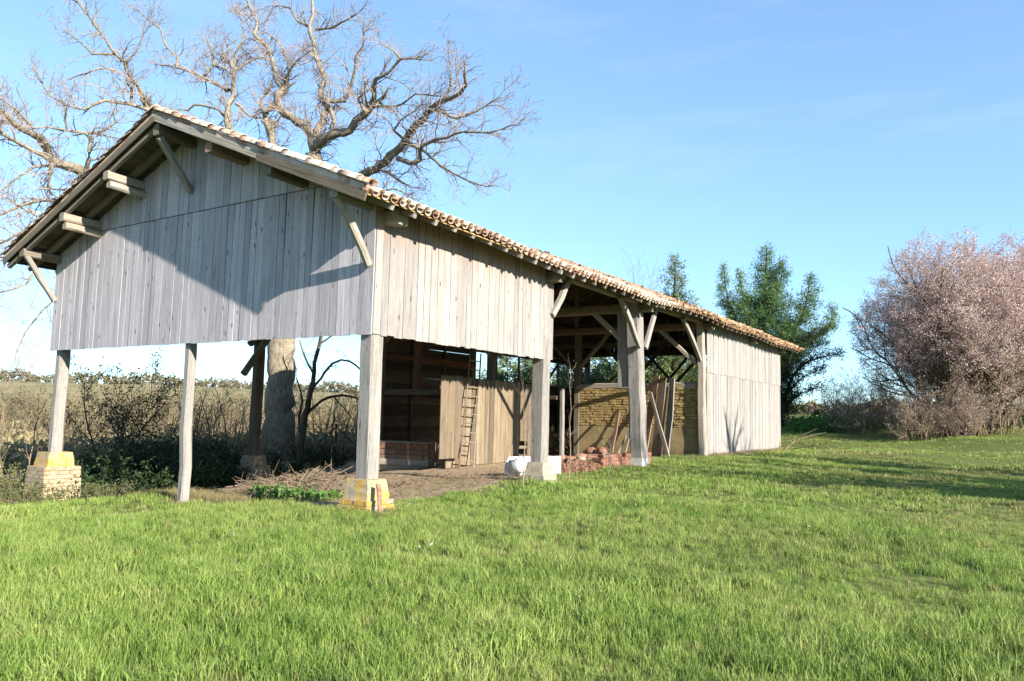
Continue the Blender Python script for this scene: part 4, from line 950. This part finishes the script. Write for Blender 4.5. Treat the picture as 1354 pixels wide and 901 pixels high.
p0_, p1_ = onplane(796, 622, 2, -1.53), onplane(866, 614, 2, -1.47); u_ = (p1_-p0_); nbk = int(u_.length/.32); u_.normalize(); an_ = math.atan2(u_.y, u_.x)
for row in range(2):
    for lv in range(4):
        for j in range(nbk):
            if lv == 3 and random.random() < .35: continue
            p = p0_+u_*(j*.32+(.1 if lv % 2 else 0))+Vector((-u_.y, u_.x, 0))*(.16*row)
            o = obj('stacked_brick', bms[(j+lv) % 4], None, (p.x, p.y, ground(p.x, p.y, False)+lv*.10)); o.rotation_euler = (0, 0, an_+rg(-.05, .05))
            tag(o, 'red clay brick, '+['bottom', 'second', 'third', 'top'][lv]+' layer of the '+('front' if row == 0 else 'back')+' row before the mud wall', 'brick', 'stacked red bricks')
# white panel and sack behind the second post
pp = onplane(702, 629, 2, -1.6)
wp = empty('plastic_panel', (-1.9, 8.0, -1.6), 'white plastic panel standing behind the second pier', 'panel')
a = onplane(667, 629, 2, -1.62); b = a+Vector((1.22, .92, .04)); dr_ = (b-a); ln = dr_.length; dr_.normalize(); nr = Vector((dr_.y, -dr_.x, 0))
V = []
for zz, off in ((0, 0), (.24, .02), (.50, .05)):
    for i in range(7): q_ = a+dr_*(ln*i/6)-nr*off+Vector((.12 if (i == 0 and zz > .3) else 0, 0, zz))+nr*rg(-.02, .02); V.append(q_)
V = [v-Vector((-1.9, 8.0, -1.6)) for v in V]; nV = len(V); V += [v-nr*.05 for v in V]; Fc = []
for r_ in range(2):
    for i in range(6):
        q_ = (r_*7+i, r_*7+i+1, r_*7+i+8, r_*7+i+7); Fc += [q_, tuple(x+nV for x in q_[::-1])]
for i in range(6): Fc += [(14+i, 15+i, 15+i+nV, 14+i+nV)]
Fc += [(7, 0, nV, 7+nV), (14, 7, 7+nV, 14+nV), (6, 13, 13+nV, 6+nV), (13, 20, 20+nV, 13+nV)]
obj('sheet', mesh('sheet', [tuple(v) for v in V], Fc, M['white']), wp, (-1.9, 8.0, -1.6))
def blob(name, c, rx, ry, rz, mat, label, cat, nz=.12):
    V, Fc = [], []; nu, nv_ = 14, 9
    for j in range(nv_+1):
        for i in range(nu):
            th = math.pi*j/nv_; ph = 2*math.pi*i/nu; v = Vector((math.sin(th)*math.cos(ph), math.sin(th)*math.sin(ph), math.cos(th))); q = 1+nz*mn.noise(v*2.3+Vector(c)); V.append((v.x*rx*q, v.y*ry*q, max(v.z*rz*q, -rz*.7)))
    for j in range(nv_):
        for i in range(nu): Fc.append((j*nu+i, (j+1)*nu+i, (j+1)*nu+(i+1) % nu, j*nu+(i+1) % nu))
    return tag(obj(name, mesh(name, V, Fc, mat, True), None, c), label, cat)
sc_ = a+dr_*.36-Vector((0, 0, 0))+nr*.22; blob('sack', (sc_.x, sc_.y, -1.36), .26, .2, .24, M['white'], 'stuffed white sack before the white panel', 'sack', .35)
# rubble by the platform
for i in range(5):
    p = at(740+i*5, 590-rg(0, 12), 22+i*.5); p = Vector((-3.6+i*.25, 15.2+rg(-.3, .3), 0)); blob('stone', (p.x, p.y, ground(p.x, p.y)+.12+(i % 2)*.2), .2, .17, .15, M['redbrick'] if i % 2 else M['stone'], ['broken brick lump at the rubble heap beside the prop post', 'pale stone in the rubble heap beside the prop post', 'red lump in the middle of the rubble heap', 'pale stone at the back of the rubble heap', 'red lump rightmost in the rubble heap'][i], 'rubble', .5)
# brushwood pile, litter, leaning tile by the yellow pedestal
bw_ = Net()
for i in range(700):
    u = random.random(); p = at(lerp(375, 475, u), 0, 1); c = Vector((lerp(-6.9, -2.6, u)+rg(-.3, .3), lerp(3.9, 2.6, u)+rg(-1.3, 1.3), 0)); c.z = ground(c.x, c.y)+rg(.0, .16)*(1-abs(u-.5))
    d = Vector((rg(-1, 1), rg(-1, 1), rg(-.25, .3))).normalized(); L = rg(.3, 1.3); pts = [c+d*(L*(s_-.5))+rv()*.05 for s_ in (0, .3, .6, 1)]; r_ = rg(.004, .013); bw_.tube(pts, [r_, r_, r_*.8, r_*.4], 4)
tag(obj('brushwood', bw_.me('brushwood', M['drystick'], False)), 'tangled heap of dry brushwood behind the yellow pedestal', 'brushwood', None, 'stuff')
lt = Net()
for i in range(1500):
    c = Vector((rg(-5.2, .1), rg(.8, 7.5), 0)); 
    if random.random() < .3: c = Vector((rg(-.6, .5), rg(18, 30), 0))
    if i % 9 == 0: c = Vector((rg(-11, -3), rg(-.4, 2), 0))
    c.z = ground(c.x, c.y)+rg(.0, .05); d = Vector((rg(-1, 1), rg(-1, 1), rg(-.05, .5))).normalized(); L = rg(.08, .45); lt.tube([c, c+d*L*.5+rv()*.02, c+d*L], [.006, .005, .002], 3)
tag(obj('dry_litter', lt.me('dry_litter', M['drystick'], False)), 'dry stalks and twigs strewn over the bare earth floor', 'litter', None, 'stuff')
a_, b_ = Vector((.47, -.12, -1.70)), Vector((.27, .02, -1.22)); sh = obj('tile_shard', board_me('tile_shard', (b_-a_).length, .10, .02, M['redtile'], 3, .008), None, a_); place(sh, basis(b_-a_, Vector((0, 1, 0)))); tag(sh, 'slender broken tile shard leaning on the right side of the yellow pedestal', 'tile shard')
# dead branch by the far corner
db = Net(); dp = Vector((.35, 28.7, ground(.35, 28.7)))
for pl in ([(0, 0, 0), (.5, .3, .5), (1.1, .9, .75), (1.7, 1.3, .9)], [(.5, .3, .5), (.9, .2, .8), (1.5, .3, 1.1)], [(0, 0, 0), (1.0, -.6, .2), (2.2, -.9, .35)], [(-.1, .1, 0), (.3, .3, .3), (.2, .6, .6)]):
    db.tube([Vector(q) for q in pl], list(np.linspace(.035, .008, len(pl))), 5)
tag(obj('fallen_branch', db.me('fallen_branch', M['drystick']), None, dp), 'pale fallen branch lying at the far right corner of the barn', 'branch')
# saplings before the open side
Psp = dict(step=[.22, .2], gnarl=.12, up=.08, taper=.35, rmin=.003, levels=1, bare=[.35], kids=[.7], ang=(.4, 1.0), ratio=(.12, .28), split=.0, tiplev=9)
for (x, y, d, H, lab) in ((692, 652, None, 2.3, 'tall thin pale sapling directly before the second post'), (751, 643, None, 2.7, 'tall thin bare sapling right of the second post'), (805, 632, None, .95, 'short bare seedling before the brick stack')):
    p = onplane(x, y, 2, -1.66); p.z = ground(p.x, p.y); n_ = Net(); P_ = [Vector((0, 0, -.05))]; 
    for i in range(9): P_.append(P_[-1]+Vector((rg(-.03, .035), rg(-.03, .03), H/9)))
    n_.tube(P_, list(np.linspace(.017, .005, 10)), 5)
    n2_ = Net(); [grow(n2_, n2_, P_[i], Vector((rg(-1, 1), rg(-1, 1), .9)), rg(.2, .6), .005, 0, Psp) for i in range(3, 10) for _ in range(2)]
    t_ = empty('sapling', p, lab, 'sapling'); obj('trunk', n_.me('trunk', M['drystick']), t_, p); obj('crown', n2_.me('crown', M['drystick'], False), t_, p)
# wire fence at the far right and behind the oak
def fence(name, pts, label, h=1.25, brace=()):
    t = empty(name, pts[0], label, 'fence'); n_ = Net(); tops = []
    for i, p in enumerate(pts):
        m_ = Net(); m_.tube([Vector((0, 0, -.2)), Vector((0, 0, h))], [.045, .04], 6); obj('post', m_.me('post', M['metal']), t, p); tops.append(p)
        if i in brace:
            for s_ in (-1, 1):
                m_ = Net(); dd = (pts[min(i+1, len(pts)-1)]-pts[max(i-1, 0)]).normalized()*s_; m_.tube([Vector((0, 0, h*.92)), dd*h*1.1], [.03, .03], 5); obj('brace', m_.me('brace', M['metal']), t, p)
    for k in range(5):
        zz = Vector((0, 0, .15+k*(h-.2)/4))
        for i in range(len(pts)-1):
            m_ = Net(); m_.tube([zz, (pts[i+1]-pts[i])+zz], [.007, .007], 3); obj('wire', m_.me('wire', M['metal'], False), t, pts[i])
    return t
fence('wire_fence', [gl(x, 553, d) for x, d in ((1020, 58), (1041, 57.5), (1078, 57), (1102, 56), (1150, 55), (1215, 54), (1290, 53), (1370, 52))], 'dark wire fence on posts beyond the far right end of the barn', 1.5, (3,))
fence('wire_fence', [gl(x, 600, d) for x, d in ((250, 35), (310, 34), (385, 34), (443, 33), (520, 33))], 'thin wire fence with one braced post behind the big oak', 1.6, (3,))
# far hedges and field growth
hp = []
for i in range(5200):
    a = rg(8, 72); r_ = rg(236, 262) if a > 28 else rg(140, 150); x = CAM.x-r_*math.sin(rad(a)); y = CAM.y+r_*math.cos(rad(a)); z = ground(x, y, False)
    hgt = (1.2 if a < 28 else 2.0)+3.5*abs(mn.noise(Vector((a*.25, 0, 0))))+2*max(0, mn.noise(Vector((a*2, 4, 0)))) ; hp.append((x, y, z+rg(0, hgt)))
for i in range(1800):
    a = rg(-16, 8); r_ = rg(95, 100); x = CAM.x-r_*math.sin(rad(a)); y = CAM.y+r_*math.cos(rad(a)); z = ground(x, y, False); hgt = .9+2.2*max(0, mn.noise(Vector((a*.4, 9, 0)))); hp.append((x, y, z+rg(0, hgt)))
tag(obj('far_hedge', leaves('far_hedge', hp, M['hedge'], .55, 4, .35, (0, 0, 0))), 'low olive hedge along the far field crest', 'hedge', None, 'stuff')
fp = []
for i in range(9000):
    a = rg(28, 72); r_ = 34+90*random.random()**1.5; x = CAM.x-r_*math.sin(rad(a)); y = CAM.y+r_*math.cos(rad(a))
    fp.append((x, y, ground(x, y, False)+rg(0, .7)*(1 if r_ < 60 else 1.1)))
tag(obj('field_growth', leaves('field_growth', fp, M['tanscrub'], .16, 7, .22, (0, 0, 0), aspect=2.6)), 'dry tan weeds covering the field left of the barn', 'weeds', None, 'stuff')
# low hedge at far right; leftward its green stands for shade on grass
dh = []
for i in range(2600):
    x = rg(1045, 1420); d = rg(47, 54); p = at(x, 553, d); dh.append((p.x, p.y, ground(p.x, p.y)+rg(0, .55 if x < 1300 else 1.3)))
tag(obj('hedge_shade_strip', leaves('hedge_shade_strip', dh, M['ivy'], .12, 6, .12, (0, 0, 0))), 'dark green undergrowth strip along the wire fence', 'undergrowth', None, 'stuff')

# ------------------------------------------------------------------ grass
def grass_mat(name, stops, dry):
    N = NT(name, .55, .3); v = N.coord(kind='World')
    n1 = N.noise(v, .55, 4, .6); n2 = N.noise(v, 2.6, 4, .6); r = N.n('ObjectInfo').outputs['Random']
    f = N.math('ADD', N.math('MULTIPLY', n1, .45), N.math('ADD', N.math('MULTIPLY', n2, .35), N.math('MULTIPLY', r, .2)))
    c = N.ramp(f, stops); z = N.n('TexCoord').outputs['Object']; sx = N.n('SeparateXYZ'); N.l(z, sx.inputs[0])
    c = N.mix(N.mr(N.math('FRACT', N.math('MULTIPLY', r, 91.7), 0), 1-dry, 1, 0, .8), c, (.34, .29, .13))
    big = N.noise(v, .22, 5, .65); px = N.n('SeparateXYZ'); N.l(N.n('NewGeometry').outputs['Position'], px.inputs[0])
    dr = N.math('MULTIPLY', N.mr(big, .46, .62, 0, .75), N.mr(N.math('ADD', px.outputs['X'], N.math('MULTIPLY', px.outputs['Y'], .25)), 5, 11, .25, 1))
    c = N.mix(dr, c, (.27, .235, .10))
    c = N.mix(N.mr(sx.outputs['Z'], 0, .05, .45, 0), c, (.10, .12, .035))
    N.l(c, N.b.inputs['Base Color']); tr = N.n('BsdfTranslucent'); N.l(c, tr.inputs['Color']); ms = N.n('MixShader'); ms.inputs[0].default_value = .35
    N.l(N.b.outputs[0], ms.inputs[1]); N.l(tr.outputs[0], ms.inputs[2]); N.l(ms.outputs[0], N.t.nodes['Material Output'].inputs[0]); return N.m
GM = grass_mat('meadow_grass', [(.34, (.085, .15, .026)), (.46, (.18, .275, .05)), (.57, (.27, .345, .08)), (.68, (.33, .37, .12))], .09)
def tuft(nm, nb_, R_, h0, h1, w0, lean, mt=None):
    V, Fc = [], []
    for i in range(nb_):
        a = rg(0, 6.283); q = R_*math.sqrt(random.random()); bx, by = q*math.cos(a), q*math.sin(a); L = rg(h0, h1); b = rg(0, 6.283); ln_ = rg(.1, lean)*L
        dx, dy = math.cos(b), math.sin(b); pa_ = b+rg(-1.5, 1.5); wx, wy = -math.sin(pa_)*w0*.5, math.cos(pa_)*w0*.5; n = len(V)
        V += [(bx-wx, by-wy, -.02), (bx+wx, by+wy, -.02), (bx+dx*ln_*.35-wx*.85, by+dy*ln_*.35-wy*.85, L*.55), (bx+dx*ln_*.35+wx*.85, by+dy*ln_*.35+wy*.85, L*.55), (bx+dx*ln_, by+dy*ln_, L*(1-.3*ln_/L))]
        Fc += [(n, n+1, n+3), (n, n+3, n+2), (n+2, n+3, n+4)]
    return mesh(nm, V, Fc, mt or GM)
def scatter(name, P, sc, protos, label, cat):
    """one object: instances of the tufts at the points P"""
    me = bpy.data.meshes.new(name); me.vertices.add(len(P)); me.vertices.foreach_set('co', np.array(P, dtype=np.float32).ravel())
    at_ = me.attributes.new('tuft_size', 'FLOAT', 'POINT'); at_.data.foreach_set('value', np.array(sc, dtype=np.float32))
    ang = me.attributes.new('tuft_turn', 'FLOAT_VECTOR', 'POINT'); an = np.random.default_rng(3).uniform(0, 6.283, (len(P), 3)); an[:, :2] = (an[:, :2]-3.14)*.04; ang.data.foreach_set('vector', an.astype(np.float32).ravel())
    o = obj(name, me); tag(o, label, cat, None, 'stuff')
    c = bpy.data.collections.new(name+'_tufts')
    for i, m_ in enumerate(protos): c.objects.link(bpy.data.objects.new('tuft', m_))
    g = bpy.data.node_groups.new(name, 'GeometryNodeTree'); g.interface.new_socket('Geometry', in_out='INPUT', socket_type='NodeSocketGeometry'); g.interface.new_socket('Geometry', in_out='OUTPUT', socket_type='NodeSocketGeometry')
    gi, go = g.nodes.new('NodeGroupInput'), g.nodes.new('NodeGroupOutput')
    ip = g.nodes.new('GeometryNodeInstanceOnPoints'); ci = g.nodes.new('GeometryNodeCollectionInfo'); ci.inputs['Collection'].default_value = c; ci.inputs['Separate Children'].default_value = True; ci.inputs['Reset Children'].default_value = True
    ip.inputs['Pick Instance'].default_value = True
    ri = g.nodes.new('FunctionNodeRandomValue'); ri.data_type = 'INT'; ri.inputs['Min'].default_value = 0; ri.inputs['Max'].default_value = len(protos)-1
    na = g.nodes.new('GeometryNodeInputNamedAttribute'); na.data_type = 'FLOAT'; na.inputs['Name'].default_value = 'tuft_size'
    nb2 = g.nodes.new('GeometryNodeInputNamedAttribute'); nb2.data_type = 'FLOAT_VECTOR'; nb2.inputs['Name'].default_value = 'tuft_turn'
    L = g.links.new; L(gi.outputs[0], ip.inputs['Points']); L(ci.outputs[0], ip.inputs['Instance']); L(ri.outputs['Value'] if 'Value' in ri.outputs else ri.outputs[2], ip.inputs['Instance Index'])
    L([q for q in na.outputs if q.enabled][0], ip.inputs['Scale']); L([q for q in nb2.outputs if q.enabled][0], ip.inputs['Rotation']); L(ip.outputs[0], go.inputs[0])
    md = o.modifiers.new('scatter', 'NODES'); md.node_group = g
    return o
def sample(r0, r1, dens, a0=-32, a1=76):
    """points per square metre over the sector in front of the viewer; a = degrees left of +Y"""
    area = .5*rad(a1-a0)*(r1*r1-r0*r0); n = int(area*dens); out = []
    for _ in range(n):
        r_ = math.sqrt(rg(r0*r0, r1*r1)); a = rad(rg(a0, a1)); x, y = CAM.x-r_*math.sin(a), CAM.y+r_*math.cos(a)
        if is_lawn(x, y): out.append((x, y, r_))
    return out
tn_ = [tuft('tuft', 26, .09, .07, .17, .0058, .65) for _ in range(5)]+[tuft('tuft', 22, .10, .05, .11, .0055, 1.0) for _ in range(3)]
tf_ = [tuft('tuft', 22, .16, .06, .15, .011, .6) for _ in range(5)]
tff = [tuft('tuft', 20, .30, .07, .15, .024, .6) for _ in range(4)]
def hgt(x, y):
    n = mn.noise(Vector((x*.45, y*.45, 1))); n2_ = mn.noise(Vector((x*1.7, y*1.7, 8)))
    right = sm(-2, 14, (x-CAM.x)*.6+(y-CAM.y)*.35)           # shorter, drier towards the right
    return max(.32, .86+.6*n+.45*n2_-.32*right)
ng = 0
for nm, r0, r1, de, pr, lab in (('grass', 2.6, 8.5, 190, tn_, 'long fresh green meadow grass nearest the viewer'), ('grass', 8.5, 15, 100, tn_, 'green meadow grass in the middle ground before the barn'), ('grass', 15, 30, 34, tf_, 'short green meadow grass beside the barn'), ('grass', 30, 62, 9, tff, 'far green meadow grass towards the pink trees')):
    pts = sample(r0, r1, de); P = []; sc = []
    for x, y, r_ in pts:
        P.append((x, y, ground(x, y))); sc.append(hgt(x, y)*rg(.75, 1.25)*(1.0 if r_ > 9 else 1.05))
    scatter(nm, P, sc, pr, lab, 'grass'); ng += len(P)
print('tufts', ng)
# dry grass along the barn's feet, broad-leaved weeds in the lawn
GD = grass_mat('dry_grass_blades', [(.36, (.10, .12, .035)), (.47, (.22, .18, .08)), (.58, (.32, .26, .14)), (.68, (.38, .32, .19))], .4)
td = [tuft('tuft', 20, .10, .08, .26, .006, 1.1, GD) for _ in range(5)]
P = []; sc = []
def dry(x, y, k=1.0): P.append((x, y, ground(x, y))); sc.append(rg(.5, 1.15)*k)
for _ in range(1500): dry(rg(-10, -4.3), .55+abs(random.gauss(0, .5)), .9)
for _ in range(420): dry(rg(-4.3, -.1), rg(.1, 6.6), .6)
for _ in range(450): dry(rg(-.9, .2), rg(5.2, 18), .6)
for _ in range(520): dry(.05+abs(random.gauss(0, .22)), rg(18, 30.2), .8)
for cx, cy, r_ in ((-.14, .17, .42), (-10.62, .17, .55), (-5.3, .14, .2), (-.14, 6.1, .42), (-.14, 12.05, .34)):
    for _ in range(60): a = rg(0, 6.283); q = r_*rg(1, 1.35); dry(cx+q*math.cos(a), cy+q*math.sin(a), .6)
for _ in range(900):
    x, y = rg(2, 16), rg(-6, 26)
    if mn.noise(Vector((x*.3, y*.3, 21))) > .12: dry(x, y, .5)
for _ in range(1100): x, y = rg(-18, -10.5), rg(-3.5, 3); dry(x, y, 1.2)
scatter('dry_grass', P, sc, td, 'dry straw-coloured grass tufts round the barn posts and wall feet', 'grass')
# dead leaves and small white daisies in the lawn
dl_ = []
for i in range(2600):
    x, y = rg(3, 16), rg(0, 26); 
    if mn.noise(Vector((x*.35, y*.35, 7))) > .05 and x > 4-y*.05: dl_.append((x, y, ground(x, y)+rg(.01, .07)))
tag(obj('dead_leaves', leaves('dead_leaves', dl_, M['deadleaf'], .035, 2, .12, (0, 0, 0), flat=2)), 'dead brown leaves scattered in the right part of the lawn', 'leaves', None, 'stuff')
wf = []
for (px, py, n_, s_) in ((565, 727, 5, .12), (340, 706, 5, .35), (520, 670, 4, .5), (160, 690, 3, .4), (420, 700, 3, .5)):
    c = onplane(px, py, 2, -1.62)
    for _ in range(n_): x, y = c.x+rg(-s_, s_), c.y+rg(-s_, s_); wf.append((x, y, ground(x, y)+rg(.08, .13)))
tag(obj('daisies', leaves('daisies', wf, M['white'], .016, 2, .008, (0, 0, 0), flat=3)), 'tiny white daisies dotted in the lawn', 'daisies', None, 'stuff')
